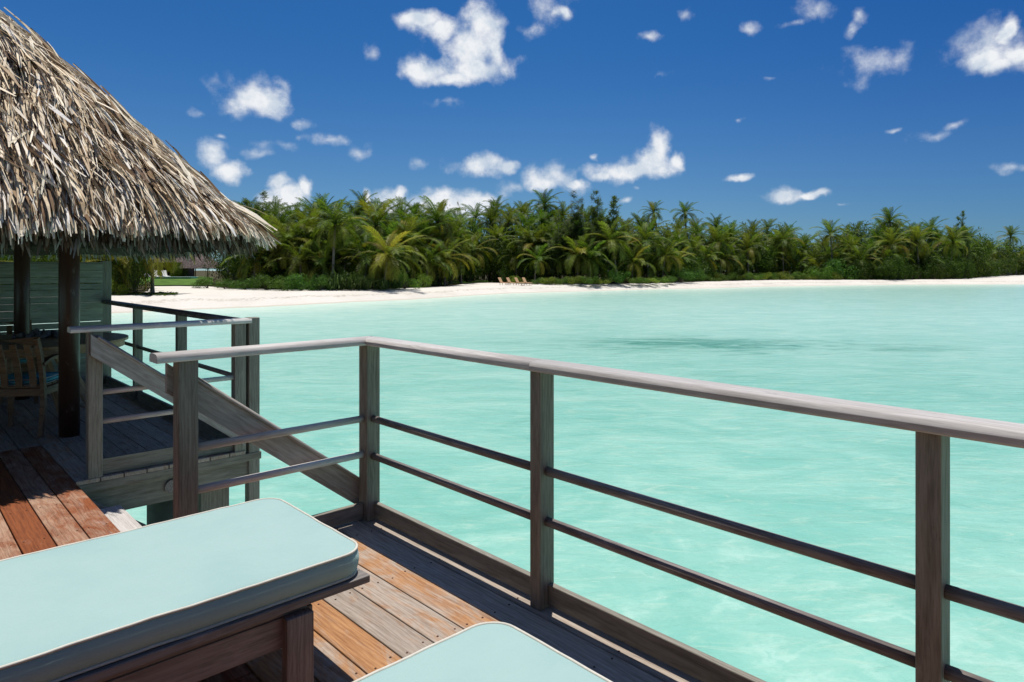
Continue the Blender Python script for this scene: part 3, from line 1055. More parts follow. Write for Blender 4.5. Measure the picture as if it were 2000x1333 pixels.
def make_chair(loc, face, label, cushion=True):
    """local +Y is where the sitter looks"""
    t = empty('dining_chair', loc, face, label, 'chair', 'teak slatted chairs round the dining table')
    W, Dp = 0.52, 0.50
    def curved(name, pts, w, h, sideways=True):
        V, F = [], []
        for i, p in enumerate(pts):
            p = Vector(p)
            q = Vector(pts[min(i + 1, len(pts) - 1)]) - Vector(pts[max(i - 1, 0)])
            q.normalize()
            x = Vector((1, 0, 0))
            n = q.cross(x).normalized()
            x2 = n.cross(q).normalized()
            for (a, b) in ((-1, -1), (1, -1), (1, 1), (-1, 1)):
                V.append(p + x2 * (a * w / 2) + n * (b * h / 2))
        for i in range(len(pts) - 1):
            for k in range(4):
                k2 = (k + 1) % 4
                F.append((i * 4 + k, i * 4 + k2, (i + 1) * 4 + k2, (i + 1) * 4 + k))
        F.append((3, 2, 1, 0))
        e = (len(pts) - 1) * 4
        F.append((e, e + 1, e + 2, e + 3))
        o = link(name, mesh_from(name, V, F, M['chairteak']), t)
        o['warm'] = 0.3
        return o
    for s in (-1, 1):
        x = s * (W / 2 - 0.02)
        curved('leg', [(x, -0.30, 0.0), (x, -0.265, 0.15), (x, -0.245, 0.32), (x, -0.25, 0.45), (x, -0.275, 0.60), (x, -0.32, 0.75), (x, -0.365, 0.86)], 0.034, 0.045)
        curved('leg', [(x, 0.22, 0.0), (x, 0.215, 0.30), (x, 0.21, 0.62)], 0.036, 0.042)
        curved('armrest', [(x, -0.285, 0.625), (x, -0.18, 0.655), (x, -0.02, 0.668), (x, 0.14, 0.66), (x, 0.25, 0.635)], 0.055, 0.026)
        bar('seat_rail', (x, -0.235, 0.385), (x, 0.2, 0.385), 0.026, 0.065, M['chairteak'], t, 0.003, 0.2)
    bar('seat_rail', (-W / 2 + 0.04, 0.21, 0.385), (W / 2 - 0.04, 0.21, 0.385), 0.026, 0.065, M['chairteak'], t, 0.003, 0.2)
    bar('seat_rail', (-W / 2 + 0.04, -0.25, 0.385), (W / 2 - 0.04, -0.25, 0.385), 0.026, 0.065, M['chairteak'], t, 0.003, 0.2)
    for k in range(5):
        bar('seat_slat', (-W / 2 + 0.035, -0.2 + k * 0.095, 0.428), (W / 2 - 0.035, -0.2 + k * 0.095, 0.428), 0.075, 0.016, M['chairteak'], t, 0.002, 0.3)
    curved('top_rail', [(-W / 2 + 0.03, -0.36, 0.83), (0, -0.385, 0.845), (W / 2 - 0.03, -0.36, 0.83)], 0.03, 0.075)
    for k in range(4):
        x = -0.165 + k * 0.11
        curved('back_slat', [(x, -0.252, 0.435), (x, -0.262, 0.52), (x, -0.30, 0.66), (x, -0.362, 0.81)], 0.052, 0.014)
    if cushion:
        bm = bmesh.new()
        bmesh.ops.create_cube(bm, size=1)
        bmesh.ops.scale(bm, vec=(0.44, 0.43, 0.055), verts=bm.verts)
        bmesh.ops.bevel(bm, geom=bm.edges[:], offset=0.018, segments=3, affect='EDGES')
        o = link('seat_cushion', bm_mesh('seat_cushion', bm, M['bluefabric'], True), t)
        o.location = (0, -0.01, 0.467)
        for zz in (0.442, 0.489):
            V, F = [], []
            pts = rr_outline(-0.217, 0.217, -0.222, 0.202, 0.03, 4)
            N = len(pts)
            for (x, y) in pts:
                for (a, b) in ((0.004, 0), (0, 0.004), (-0.004, 0), (0, -0.004)):
                    sx = x * (1 + a / 0.22)
                    sy = y * (1 + a / 0.22)
                    V.append((sx, sy, zz + b))
            for i in range(N):
                j = (i + 1) % N
                for k in range(4):
                    F.append((i * 4 + k, j * 4 + k, j * 4 + (k + 1) % 4, i * 4 + (k + 1) % 4))
            link('piping', mesh_from('piping', V, F, M['piping'], True), o, None).location = (0, 0.01, -0.467)
    return t


make_chair((0.985, 7.36, 0), R(-33), 'teak armchair with a blue seat cushion, its slatted back turned to us')
make_chair((1.02, 9.02, 0), R(178), 'teak armchair on the far side of the dining table against the slatted screen')

# ------------------------------------------------------------------ thatched pavilion
RC = Vector((0.0, 8.0, 0.0))
RA, RN = 2.54, 8.0
Z_EAVE, Z_APEX = 1.83, 4.52
pav = empty('thatched_pavilion', (RC.x, RC.y, 0), label='open pavilion with a big shaggy palm thatch roof on round brown columns', cat='pavilion')
for (x, y, r) in ((1.22, 6.9, 0.079), (1.18, 9.2, 0.075), (-1.2, 6.9, 0.079), (-1.2, 9.2, 0.075)):
    rod('column', (x - RC.x, y - RC.y, 0.0), (x - RC.x, y - RC.y, 2.35), r, M['column'], pav, 28)


def roof_z(s):
    return Z_APEX - (Z_APEX - Z_EAVE) * s + 0.06 * math.sin(min(1, s) * math.pi)


def lvl(x, y):
    return (abs(x) ** RN + abs(y) ** RN) ** (1 / RN)


def grad(x, y):
    l = max(lvl(x, y), 1e-5)
    g = Vector((math.copysign((abs(x) / l) ** (RN - 1), x), math.copysign((abs(y) / l) ** (RN - 1), y), 0))
    return g.normalized()


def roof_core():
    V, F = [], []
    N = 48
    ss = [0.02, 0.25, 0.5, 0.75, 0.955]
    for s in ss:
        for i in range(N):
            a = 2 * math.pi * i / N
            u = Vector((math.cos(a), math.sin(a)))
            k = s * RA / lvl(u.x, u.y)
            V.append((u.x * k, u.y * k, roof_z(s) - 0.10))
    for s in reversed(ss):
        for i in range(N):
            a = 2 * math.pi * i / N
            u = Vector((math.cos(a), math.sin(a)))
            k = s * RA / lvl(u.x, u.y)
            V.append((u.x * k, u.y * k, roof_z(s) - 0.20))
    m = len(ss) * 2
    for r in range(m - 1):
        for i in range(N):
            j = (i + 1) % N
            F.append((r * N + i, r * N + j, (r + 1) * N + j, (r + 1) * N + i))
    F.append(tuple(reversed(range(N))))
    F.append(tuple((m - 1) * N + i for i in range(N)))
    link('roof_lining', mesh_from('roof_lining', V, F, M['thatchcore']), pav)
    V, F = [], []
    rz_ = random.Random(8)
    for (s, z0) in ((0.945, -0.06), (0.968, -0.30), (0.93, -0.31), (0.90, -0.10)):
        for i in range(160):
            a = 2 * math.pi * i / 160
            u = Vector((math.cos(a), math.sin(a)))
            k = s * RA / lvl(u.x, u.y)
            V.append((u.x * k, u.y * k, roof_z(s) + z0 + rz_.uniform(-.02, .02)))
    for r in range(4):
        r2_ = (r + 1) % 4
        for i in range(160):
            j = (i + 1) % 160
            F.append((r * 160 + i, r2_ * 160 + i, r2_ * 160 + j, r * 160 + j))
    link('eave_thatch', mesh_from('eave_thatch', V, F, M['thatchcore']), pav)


roof_core()
for s in (-1, 1):
    bar('beam', (s * 1.21, -2.2, 2.08), (s * 1.21, 2.2, 2.08), 0.09, 0.14, M['column'], pav)
    bar('beam', (-2.2, s * 1.14, 2.22), (2.2, s * 1.14, 2.22), 0.09, 0.12, M['column'], pav)


def thatch():
    rt = random.Random(5)
    V, F, tone = [], [], []
    singles = []

    def strip(x, y, L, lift, yaw, w, tn, roll, droop, seg=3, to=None):
        g = grad(x, y)
        c, s_ = math.cos(yaw), math.sin(yaw)
        g = Vector((g.x * c - g.y * s_, g.x * s_ + g.y * c, 0))
        l = lvl(x, y) / RA
        slope = (Z_APEX - Z_EAVE) / RA
        fall = math.atan(slope)
        p = Vector((x, y, roof_z(l) - 0.02))
        ang = -fall + lift
        vv = []
        side0 = Vector((-g.y, g.x, 0))
        for k in range(seg + 1):
            t = k / seg
            d = g * math.cos(ang) + Vector((0, 0, math.sin(ang)))
            n = side0.cross(d)
            sd = side0 * math.cos(roll) + n * math.sin(roll)
            ww = w * (0.8 + 0.4 * math.sin(t * 2.6)) * (1 if k < seg else 0.55)
            vv.append(p - sd * ww / 2)
            vv.append(p + sd * ww / 2)
            p = p + d * (L / seg)
            ang -= droop / seg
        dst = (V, F, tone) if to is None else to
        b = len(dst[0])
        dst[0].extend(vv)
        for k in range(seg):
            dst[1].append((b + 2 * k, b + 2 * k + 1, b + 2 * k + 3, b + 2 * k + 2))
        dst[2].extend([tn] * len(vv))

    count = 0
    while count < 46000:
        x, y = rt.uniform(-RA, RA), rt.uniform(-RA, RA)
        l = lvl(x, y) / RA
        if l > 0.985:
            continue
        g = grad(x, y)
        front = g.y < -0.35 or (g.x > 0.5 and y < -0.6 * x and x > 0)
        if not front and rt.random() > 0.30:
            continue
        count += 1
        # courses of leaves: butts gathered in rows, tips loose
        row = round(l / 0.055) * 0.055
        l2 = row + rt.gauss(0, 0.013)
        l2 = min(max(l2, 0.03), 0.985)
        x, y = x * l2 / l, y * l2 / l
        eave = l2 > 0.86
        L = rt.uniform(0.22, 0.66) * (1.05 if not eave else 0.8)
        if eave:
            L = min(L, (1.03 - l2) * RA + 0.10 + 0.10 * mnoise.noise(Vector((x * 5, y * 5, 1.7))) + rt.uniform(-.03, .05))
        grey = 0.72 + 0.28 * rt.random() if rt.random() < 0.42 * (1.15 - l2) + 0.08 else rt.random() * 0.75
        under = count < 16000  # lower layer is toned dark to paint shadow gaps between leaves
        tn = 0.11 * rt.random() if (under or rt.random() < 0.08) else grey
        clump = 0.38 * mnoise.noise(Vector((x * 2.4, y * 2.4, 3.1))) + 0.22 * mnoise.noise(Vector((x * 7, y * 7, 9.1)))
        hip = 0.35 if (g.x > 0.25 and l2 < 0.9) else 1.0
        strip(x, y, L, abs(rt.gauss(0.0, 0.05)) if under else abs(rt.gauss(0.10, 0.17)) * hip, clump + rt.gauss(0.05, 0.18), rt.choice((0.005, 0.007, 0.010, 0.013, 0.022)) * rt.uniform(0.8, 1.25) * (1.3 if under else 1), tn,
              rt.gauss(0, 0.95), rt.uniform(0.0, 0.45) + (0.55 * rt.random() if eave else 0))
    # hanging fringe under the eaves, several layers, roof shade painted into their colour
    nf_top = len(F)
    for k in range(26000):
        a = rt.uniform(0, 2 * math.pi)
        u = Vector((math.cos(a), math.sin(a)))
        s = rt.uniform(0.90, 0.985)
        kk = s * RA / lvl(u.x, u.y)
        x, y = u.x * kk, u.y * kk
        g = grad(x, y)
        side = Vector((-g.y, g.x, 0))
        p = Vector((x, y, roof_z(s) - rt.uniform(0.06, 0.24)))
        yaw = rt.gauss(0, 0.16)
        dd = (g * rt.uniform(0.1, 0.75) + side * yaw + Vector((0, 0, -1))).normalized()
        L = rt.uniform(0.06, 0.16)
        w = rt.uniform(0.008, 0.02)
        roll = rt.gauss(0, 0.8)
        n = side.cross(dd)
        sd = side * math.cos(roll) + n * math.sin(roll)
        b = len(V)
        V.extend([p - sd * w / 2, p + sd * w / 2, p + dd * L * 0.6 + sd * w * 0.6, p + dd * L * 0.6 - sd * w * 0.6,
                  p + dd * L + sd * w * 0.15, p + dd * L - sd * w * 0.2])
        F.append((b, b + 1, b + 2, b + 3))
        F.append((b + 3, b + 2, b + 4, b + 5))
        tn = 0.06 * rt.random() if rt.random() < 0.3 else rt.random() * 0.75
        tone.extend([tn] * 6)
    me = mesh_from('thatch', V, F, M['thatch'])
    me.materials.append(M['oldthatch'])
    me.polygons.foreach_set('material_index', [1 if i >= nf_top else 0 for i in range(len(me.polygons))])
    a_ = me.attributes.new('tone', 'FLOAT', 'POINT')
    a_.data.foreach_set('value', tone)
    o = link('thatch', me, pav)
    o['kind'] = 'stuff'
    # the broad loose leaves lying on top, each one its own piece
    protos = []
    for q in range(6):
        L = 0.40 + 0.05 * q
        w = 0.020 + 0.0025 * q
        VV, FF = [], []
        for k in range(6):
            t = k / 5
            ww = w * math.sin(math.pi * (0.12 + 0.80 * t)) * 0.62
            zc = -0.05 * t * t * (1 + q % 3)
            VV += [(L * t, -ww, zc + 0.004 * math.sin(q + 5 * t)), (L * t, 0, zc + 0.007), (L * t, ww, zc)]
        for k in range(5):
            a0 = 3 * k
            FF += [(a0, a0 + 3, a0 + 4, a0 + 1), (a0 + 1, a0 + 4, a0 + 5, a0 + 2)]
        pm = mesh_from('thatch_leaf', VV, FF, M['thatch'])
        aa = pm.attributes.new('tone', 'FLOAT', 'POINT')
        aa.data.foreach_set('value', [0.1 + 0.1 * q] * len(VV))
        protos.append(pm)
    k = 0
    while k < 290:
        x, y = rt.uniform(-1.2, RA * 0.99), rt.uniform(-RA, -0.3)
        l = lvl(x, y) / RA
        g = grad(x, y)
        if l > 0.86 or l < 0.12 or g.y > -0.4:
            continue
        k += 1
        yaw = rt.gauss(0, 0.30) if rt.random() > 0.05 else rt.choice((-1, 1)) * rt.uniform(1.1, 1.5)
        c, s_ = math.cos(yaw), math.sin(yaw)
        g2 = Vector((g.x * c - g.y * s_, g.x * s_ + g.y * c, 0))
        fall = math.atan((Z_APEX - Z_EAVE) / RA) * max(0.15, c)
        d = (g2 * math.cos(fall) + Vector((0, 0, -math.sin(fall) * (0.92)))).normalized()
        o = link('thatch_leaf', rt.choice(protos), pav)
        yv = Vector((0, 0, 1)).cross(d).normalized()
        roll = rt.gauss(0, 0.35)
        zv = d.cross(yv)
        y2 = yv * math.cos(roll) + zv * math.sin(roll)
        z2 = d.cross(y2)
        m = Matrix((d, y2, z2)).transposed().to_4x4()
        m.translation = (x, y, roof_z(l) + 0.035)
        o.matrix_local = m @ Matrix.Scale(rt.uniform(0.7, 1.15), 4)


thatch()

# ------------------------------------------------------------------ unseen house added behind the standing point to block sky light
vb = (-1.9, -3.6, 0)
vl = empty('villa', vb, label='dark timber villa with a thatched roof at the back of the deck', cat='building')
M['villawall'] = wood_mat('villa boards', (0.19, 0.155, 0.13), (0.095, 0.075, 0.06), rough=0.7)
for k in range(18):
    z = 0.08 + k * 0.15
    bar('board', (-1.62 - vb[0], -5.5 - vb[1], z), (-1.62 - vb[0], 3.9 - vb[1], z), 0.04, 0.146, M['villawall'], vl, 0.003)
    bar('board', (-1.6 - vb[0], -3.3 - vb[1], z), (2.3 - vb[0], -3.3 - vb[1], z), 0.04, 0.146, M['villawall'], vl, 0.003)
for (x, y) in ((-1.6, 3.92), (-1.6, 0.4), (-1.6, -3.3), (2.3, -3.3)):
    bar('corner_post', (x - vb[0], y - vb[1], 0), (x - vb[0], y - vb[1], 2.75), 0.12, 0.12, M['column'], vl, 0.005, up=Vector((0, 1, 0)))
bar('door', (-1.585 - vb[0], -0.1 - vb[1], 1.05), (-1.585 - vb[0], -1.1 - vb[1], 1.05), 0.05, 2.0, M['teak'], vl, 0.005)
RV = [(-6.0, -8.0, 2.6), (-1.15, -8.0, 2.6), (-1.15, 4.2, 2.6), (-6.0, 4.2, 2.6), (-3.6, -5.6, 5.2), (-3.6, 1.8, 5.2)]
link('roof', mesh_from('roof', [(a - vb[0], b - vb[1], c) for a, b, c in RV],
                       [(0, 1, 4), (1, 2, 5, 4), (2, 3, 5), (3, 0, 4, 5), (0, 3, 2, 1)], M['farthatch']), vl)
RV = [(-1.1, -8.0, 2.6), (2.9, -8.0, 2.6), (2.9, -2.9, 2.6), (-1.1, -2.9, 2.6), (0.9, -5.5, 4.9)]
link('roof', mesh_from('roof', [(a - vb[0], b - vb[1], c) for a, b, c in RV],
                       [(0, 1, 4), (1, 2, 4), (2, 3, 4), (3, 0, 4), (0, 3, 2, 1)], M['farthatch']), vl)

# ------------------------------------------------------------------ vegetation prototypes


def frond_mesh(name, L, e0, droop, nleaf, rs, leaf_len=0.24, width=0.028, hang=0.55):
    """one coconut frond along +X with its leaflets; L metres long"""
    V, F = [], []
    seg = 12
    pts, tang = [], []
    p = Vector((0, 0, 0))
    a = e0
    for k in range(seg + 1):
        pts.append(p.copy())
        d = Vector((math.cos(a), 0, math.sin(a)))
        tang.append(d)
        p = p + d * (L / seg)
        a -= droop / seg * (0.5 + 1.0 * k / seg)
    for k in range(seg):                       # rachis
        w0, w1 = 0.045 * (1 - 0.85 * k / seg), 0.045 * (1 - 0.85 * (k + 1) / seg)
        b = len(V)
        V += [pts[k] + Vector((0, w0, 0)), pts[k] - Vector((0, w0, 0)), pts[k + 1] - Vector((0, w1, 0)), pts[k + 1] + Vector((0, w1, 0))]
        F.append((b, b + 1, b + 2, b + 3))
    for i in range(nleaf):
        t = 0.14 + 0.86 * (i + rs.random() * 0.6) / nleaf
        f = t * seg
        k = min(int(f), seg - 1)
        q = pts[k].lerp(pts[k + 1], f - k)
        tg = tang[k]
        nup = Vector((0, 1, 0)).cross(tg) * -1
        ll = L * leaf_len * (0.35 + 0.9 * math.sin(min(1, t * 1.02) * math.pi * 0.9) ** 0.7) * rs.uniform(0.85, 1.1)
        for s in (-1, 1):
            fw = 0.55 + 0.6 * t
            hg = hang * rs.uniform(0.5, 1.3) * (0.7 + 0.5 * t)
            d = (tg * fw + Vector((0, s, 0)) * 1.0 + nup * 0.18).normalized()
            e = q + d * ll * 0.5
            d2 = (d + Vector((0, 0, -hg * 1.6))).normalized()
            e2 = e + d2 * ll * 0.5
            w = L * width * 0.5
            wv = tg * w
            b = len(V)
            V += [q - wv * 0.5, q + wv * 0.5, e + wv * 0.8, e - wv * 0.8, e2]
            F += [(b, b + 1, b + 2, b + 3), (b + 3, b + 2, b + 4)]
    return V, F


rv = random.Random(21)
FR = {}      # shape class -> meshes
for cls, (e0, dr, n) in {'up': (0.15, 0.75, 3), 'mid': (0.15, 1.5, 4), 'low': (0.1, 1.75, 3)}.items():
    FR[cls] = []
    for k in range(n):
        V, F = frond_mesh('frond', 1.0, e0 + rv.uniform(-.1, .1), dr * rv.uniform(0.85, 1.2), 30, rv, hang=0.5 if cls != 'low' else 0.9)
        FR[cls].append(mesh_from('frond', V, F, M['frond']))


def crown_layout(rs, n, wind=0.0):
    out = []
    for i in range(n):
        t = i / (n - 1)
        az = i * 2.39996 + rs.uniform(-.25, .25)
        el = R(80 - 118 * t ** 0.85 + rs.uniform(-7, 7))
        cls = 'up' if t < 0.3 else ('mid' if t < 0.72 else 'low')
        ln = (0.78 + 0.32 * math.sin(t * math.pi)) * rs.uniform(0.9, 1.1)
        age = 0.0 if t < 0.6 else max(0.0, (t - 0.6)) * rs.uniform(0.1, 1.0)
        if rs.random() < 0.08:
            age += 0.35
        out.append((az, el, cls, ln, min(0.8, age)))
    return out


def frond_matrix(az, el, ln):
    return Matrix.Rotation(az, 4, 'Z') @ Matrix.Rotation(-el, 4, 'Y') @ Matrix.Scale(ln, 4)


# joined crowns for palms standing further back
CROWN = []
for q in range(6):
    rs = random.Random(100 + q)
    V, F = [], []
    for (az, el, cls, ln, age) in crown_layout(rs, 19):
        src = rs.choice(FR[cls])
        m = frond_matrix(az, el, ln)
        b = len(V)
        V += [m @ v.co for v in src.vertices]
        F += [tuple(b + i for i in p.vertices) for p in src.polygons]
    CROWN.append(mesh_from('crown', V, F, M['frond']))


def trunk_mesh(h, r, bx, by, seg=9):
    V, F = [], []
    N = 8
    for k in range(seg + 1):
        t = k / seg
        rad = r * (1.35 - 0.5 * min(1, t * 4) - 0.25 * t)
        c = Vector((bx * t ** 1.8, by * t ** 1.8, h * t))
        for i in range(N):
            a = 2 * math.pi * i / N
            V.append(c + Vector((math.cos(a) * rad, math.sin(a) * rad, 0)))
    for k in range(seg):
        for i in range(N):
            j = (i + 1) % N
            F.append((k * N + i, k * N + j, (k + 1) * N + j, (k + 1) * N + i))
    F.append(tuple(seg * N + i for i in range(N)))
    return mesh_from('trunk', V, F, M['trunk'], True)


def palm(pos, zc, L, label, group, rs, detailed=True, age=0.0, nf=20, tilt=None):
    """pos on the ground, crown at height zc, frond length L"""
    h = max(0.8, zc - pos.z)
    bx, by = rs.uniform(-.12, .12) * h, rs.uniform(-.12, .12) * h
    base = (pos.x - bx, pos.y - by, pos.z - 0.15)
    t = empty('palm_tree', base, label=label, cat='palm tree', group=group)
    link('trunk', trunk_mesh(h + 0.15, 0.13 + 0.012 * h, bx, by), t)
    if detailed:
        for (az, el, cls, ln, ag) in crown_layout(rs, nf):
            o = link('frond', rs.choice(FR[cls]), t)
            m = frond_matrix(az, el, ln * L)
            m.translation = (bx, by, h + 0.05)
            o.matrix_local = m
            o['age'] = min(0.9, ag + age * rs.random())
    else:
        o = link('crown', rs.choice(CROWN), t)
        m = Matrix.Rotation(rs.uniform(0, 6.28), 4, 'Z') @ Matrix.Rotation(rs.uniform(-.15, .15), 4, 'X') @ Matrix.Scale(L, 4)
        m.translation = (bx, by, h)
        o.matrix_local = m
        o['age'] = age * 0.5
    return t


def zpix(y, D):
    return EYE + (525 - y) / 1318 * D


# ---- palms one can pick out (column, crown height in the view, metres behind the tree line, frond length, age, label)
FEAT = [
    (655, 437, 1.0, 4.3, 0.05, 'tall palm with a bare straight trunk and a full crown above the left hedge'),
    (708, 402, 22, 3.0, 0.0, 'small dark palm crown standing up against the clouds right of the tall bare trunked palm'),
    (757, 500, -0.6, 4.6, 0.45, 'low yellow green palm spreading over the bushes, nearest the water in the left half'),
    (560, 478, 4, 4.6, 0.25, 'palm with yellowing fronds just right of the thatched roof corner'),
    (606, 462, 7, 4.4, 0.2, 'broad palm between the roof corner and the tall bare trunked palm'),
    (620, 425, 14, 4.0, 0.1, 'palm behind and left of the tall bare trunked palm'),
    (735, 440, 9, 4.6, 0.1, 'lush green palm above the low yellow green one'),
    (795, 478, 5, 4.6, 0.25, 'palm with long drooping fronds right of the low yellow green one'),
    (855, 432, 9, 4.8, 0.0, 'big dark green palm rising over the opening in the trees'),
    (868, 505, 3, 4.2, 0.3, 'shaggy palm with brown hanging fronds beside the sandy opening'),
    (922, 492, 3, 4.8, 0.4, 'palm leaning over the sandy opening with sunlit yellow fronds'),
    (970, 408, 30, 3.6, 0.0, 'palm on the skyline above the sandy opening'),
    (1018, 415, 32, 3.2, 0.0, 'smaller palm on the skyline left of the spiky topped palm'),
    (1063, 400, 24, 4.4, 0.0, 'palm with upright spiky fronds on the skyline left of the casuarinas'),
    (1040, 478, 8, 4.4, 0.2, 'palm directly behind the little orange beach chairs'),
    (1128, 498, 2, 4.8, 0.3, 'low spreading palm in front of the tallest casuarina'),
    (1192, 470, 3, 5.0, 0.25, 'palm with long drooping fronds in front of the second casuarina'),
    (1262, 470, 5, 4.6, 0.15, 'bushy palm right of the casuarinas'),
    (1300, 500, 3, 4.4, 0.35, 'low palm with yellow frond tips above the middle hedge'),
    (1276, 415, 34, 3.4, 0.0, 'left one of the two palm heads standing clear of the skyline'),
    (1338, 416, 34, 3.9, 0.0, 'right one of the two palm heads standing clear of the skyline'),
    (1400, 474, 5, 5.0, 0.15, 'wide palm above the middle of the far beach'),
    (1460, 486, 4, 4.8, 0.2, 'drooping palm left of the dip in the skyline'),
    (1528, 470, 5, 5.0, 0.15, 'sunlit palm at the left edge of the dip in the skyline'),
    (1622, 458, 4, 4.6, 0.1, 'palm with a pale visible trunk in the dip of the skyline'),
    (1680, 508, 0.5, 4.8, 0.1, 'star shaped low palm right of the pale trunk'),
    (1742, 478, 4, 5.2, 0.3, 'palm with orange tinged stalks in the middle of the right hand clump'),
    (1790, 470, 4, 5.2, 0.3, 'palm with yellow stalks right of centre in the right hand clump'),
    (1738, 432, 16, 4.8, 0.0, 'highest palm of the right hand clump'),
    (1862, 472, 2, 5.4, 0.15, 'big bright palm at the right end of the clump, over the beach'),
    (1936, 492, 4, 5.0, 0.1, 'low palm at the point, right of the big clump'),
    (1974, 462, 14, 5.0, 0.0, 'palm rising at the far right end of the trees'),
    (212, 512, 0, 4.0, 0.75, 'palm with hanging yellow fronds just right of the screen post'),
    (300, 478, -30, 4.2, 0.35, 'palm with a straight grey trunk on the sand under the eave of the roof'),
]
for i, (px, y, dd, L, age, lab) in enumerate(FEAT):
    D = veg(px) + dd + (0 if dd < 0 else 1.5)
    g = at(px, D, ZL)
    palm(g, zpix(y, D), L, lab, None, random.Random(300 + i), True, age, 21)

# ---- the rest of the grove
SKY = [(-400, 470), (0, 440), (480, 395), (540, 395), (600, 405), (650, 400), (700, 410), (760, 405), (850, 402), (900, 412), (960, 402), (1060, 402), (1150, 405), (1230, 425),
       (1300, 428), (1400, 430), (1500, 432), (1545, 440), (1580, 466), (1610, 455), (1660, 438), (1740, 420), (1800, 430), (1880, 440), (1910, 455), (1950, 468), (2000, 466), (2300, 480)]


def sect(px):
    if px < 500:
        return 'left of the roof corner'
    if px < 960:
        return 'left of the sandy opening'
    if px < 1250:
        return 'around the casuarinas'
    if px < 1580:
        return 'left of the dip in the skyline'
    return 'in the right hand clump'


rs = random.Random(77)
rows = [
    # (offset behind the tree line, spacing px, crown y factor 0=skyline 1=lower, L, detailed)
    (5.0, 44, 0.62, 4.2, True), (10.0, 38, 0.34, 4.2, False), (17.0, 34, 0.14, 4.1, False), (27.0, 36, 0.02, 4.2, False)]
for ri, (off, sp, fac, L, det) in enumerate(rows):
    px = -250 + rs.uniform(0, sp)
    while px < 2090:
        pxx = px + rs.uniform(-sp * .3, sp * .3)
        D0 = veg(pxx)
        D = D0 + off + rs.uniform(-2, 2)
        ground_y = 525 + (EYE - ZL) / D * 1318
        sk = interp(SKY, pxx) + 14 + 6
        y = sk + (ground_y - sk) * fac + rs.uniform(-7, 9)
        if 330 < pxx < 460 and ri == 0 or (900 < pxx < 1000 and ri == 0) or (ri == 0 and 240 < pxx < 330):
            px += sp
            continue
        if 262 < pxx < 436 and D < 140:
            px += sp
            continue
        g = at(pxx, D, ZL)
        words = ['front', 'second', 'third', 'rearmost'][ri]
        palm(g, zpix(y, D), L * rs.uniform(0.85, 1.12), 'coconut palm %s, %s row' % (sect(pxx), words),
             'palms of the grove %s, %s row' % (sect(pxx), words), rs, det, rs.choice((0, 0, 0.1, 0.25)), 17)
        px += sp


# ---- broadleaf bushes / trees
def leaf_blob(name, n, shape, leaf, seed, mat, lumps=9, flat=False):
    """leaf quads spread through a lumpy volume; unit size"""
    r = random.Random(seed)
    V, F = [], []
    lc = []
    for k in range(lumps):
        a = r.uniform(0, 6.28)
        q = r.random() ** 0.5 * 0.72
        lc.append((Vector((q * math.cos(a), q * math.sin(a), r.uniform(0.25, 0.78))), r.uniform(0.24, 0.42)))
    i = 0
    while i < n:
        c, rad = r.choice(lc)
        d = Vector((r.gauss(0, 1), r.gauss(0, 1), r.gauss(0, 1))).normalized()
        rr_ = rad * (0.55 + 0.5 * r.random() ** 0.5)
        p = c + d * rr_
        if p.z < 0.0:
            p.z = -p.z * 0.5
        i += 1
        nrm = (d + Vector((r.gauss(0, .5), r.gauss(0, .5), r.gauss(0, .5) + 0.4))).normalized()
        t = nrm.orthogonal().normalized()
        t = (Matrix.Rotation(r.uniform(0, 6.28), 3, nrm) @ t)
        b_ = nrm.cross(t)
        s = leaf * r.uniform(0.6, 1.4)
        b = len(V)
        pts = [p - t * s, p + b_ * s * 0.42, p + t * s, p - b_ * s * 0.42]
        V += [Vector((v.x * shape[0], v.y * shape[1], v.z * shape[2])) for v in pts]
        F.append((b, b + 1, b + 2, b + 3))
    return mesh_from(name, V, F, mat)


BUSH = [leaf_blob('foliage', 2600, (1, 1, 1), 0.036, 40 + k, M['shrub']) for k in range(4)]
DARKBUSH = [leaf_blob('foliage', 2600, (1, 1, 1), 0.036, 50 + k, M['leaf']) for k in range(3)]
TREEC = [leaf_blob('crown', 4200, (1, 1, 1), 0.030, 60 + k, M['leaf'], 15) for k in range(4)]


def stems_mesh(seed, h=0.45):
    r = random.Random(seed)
    V, F = [], []
    for k in range(7):
        a = r.uniform(0, 6.28)
        top = Vector((math.cos(a) * r.uniform(.1, .5), math.sin(a) * r.uniform(.1, .5), h))
        bot = Vector((r.uniform(-.08, .08), r.uniform(-.08, .08), 0))
        b = len(V)
        for (c, w) in ((bot, 0.03), (top, 0.012)):
            for (x, y) in ((-1, 0), (0.5, 0.87), (0.5, -0.87)):
                V.append(c + Vector((x * w, y * w, 0)))
        F += [(b, b + 1, b + 4, b + 3), (b + 1, b + 2, b + 5, b + 4), (b + 2, b, b + 3, b + 5)]
    return mesh_from('stem', V, F, M['bark'])


STEMS = [stems_mesh(k) for k in range(3)]


def bush(px, D, w, h, label, age=0.0, group=None, d=None, seed=0, name='bush', cat='bush', protos=None):
    r = random.Random(int(px * 7 + D * 3) + seed)
    g = at(px, D, ZL - 0.03)
    t = empty(name, g, r.uniform(0, 6.28), label, cat, group)
    o = link('foliage', r.choice(protos or BUSH), t)
    o.scale = (w / 2 * 1.15, (d or w) / 2 * 1.15, h * 0.98)
    o['age'] = age
    s = link('stem', r.choice(STEMS), t)
    s.scale = (w / 2, w / 2, h)
    return t


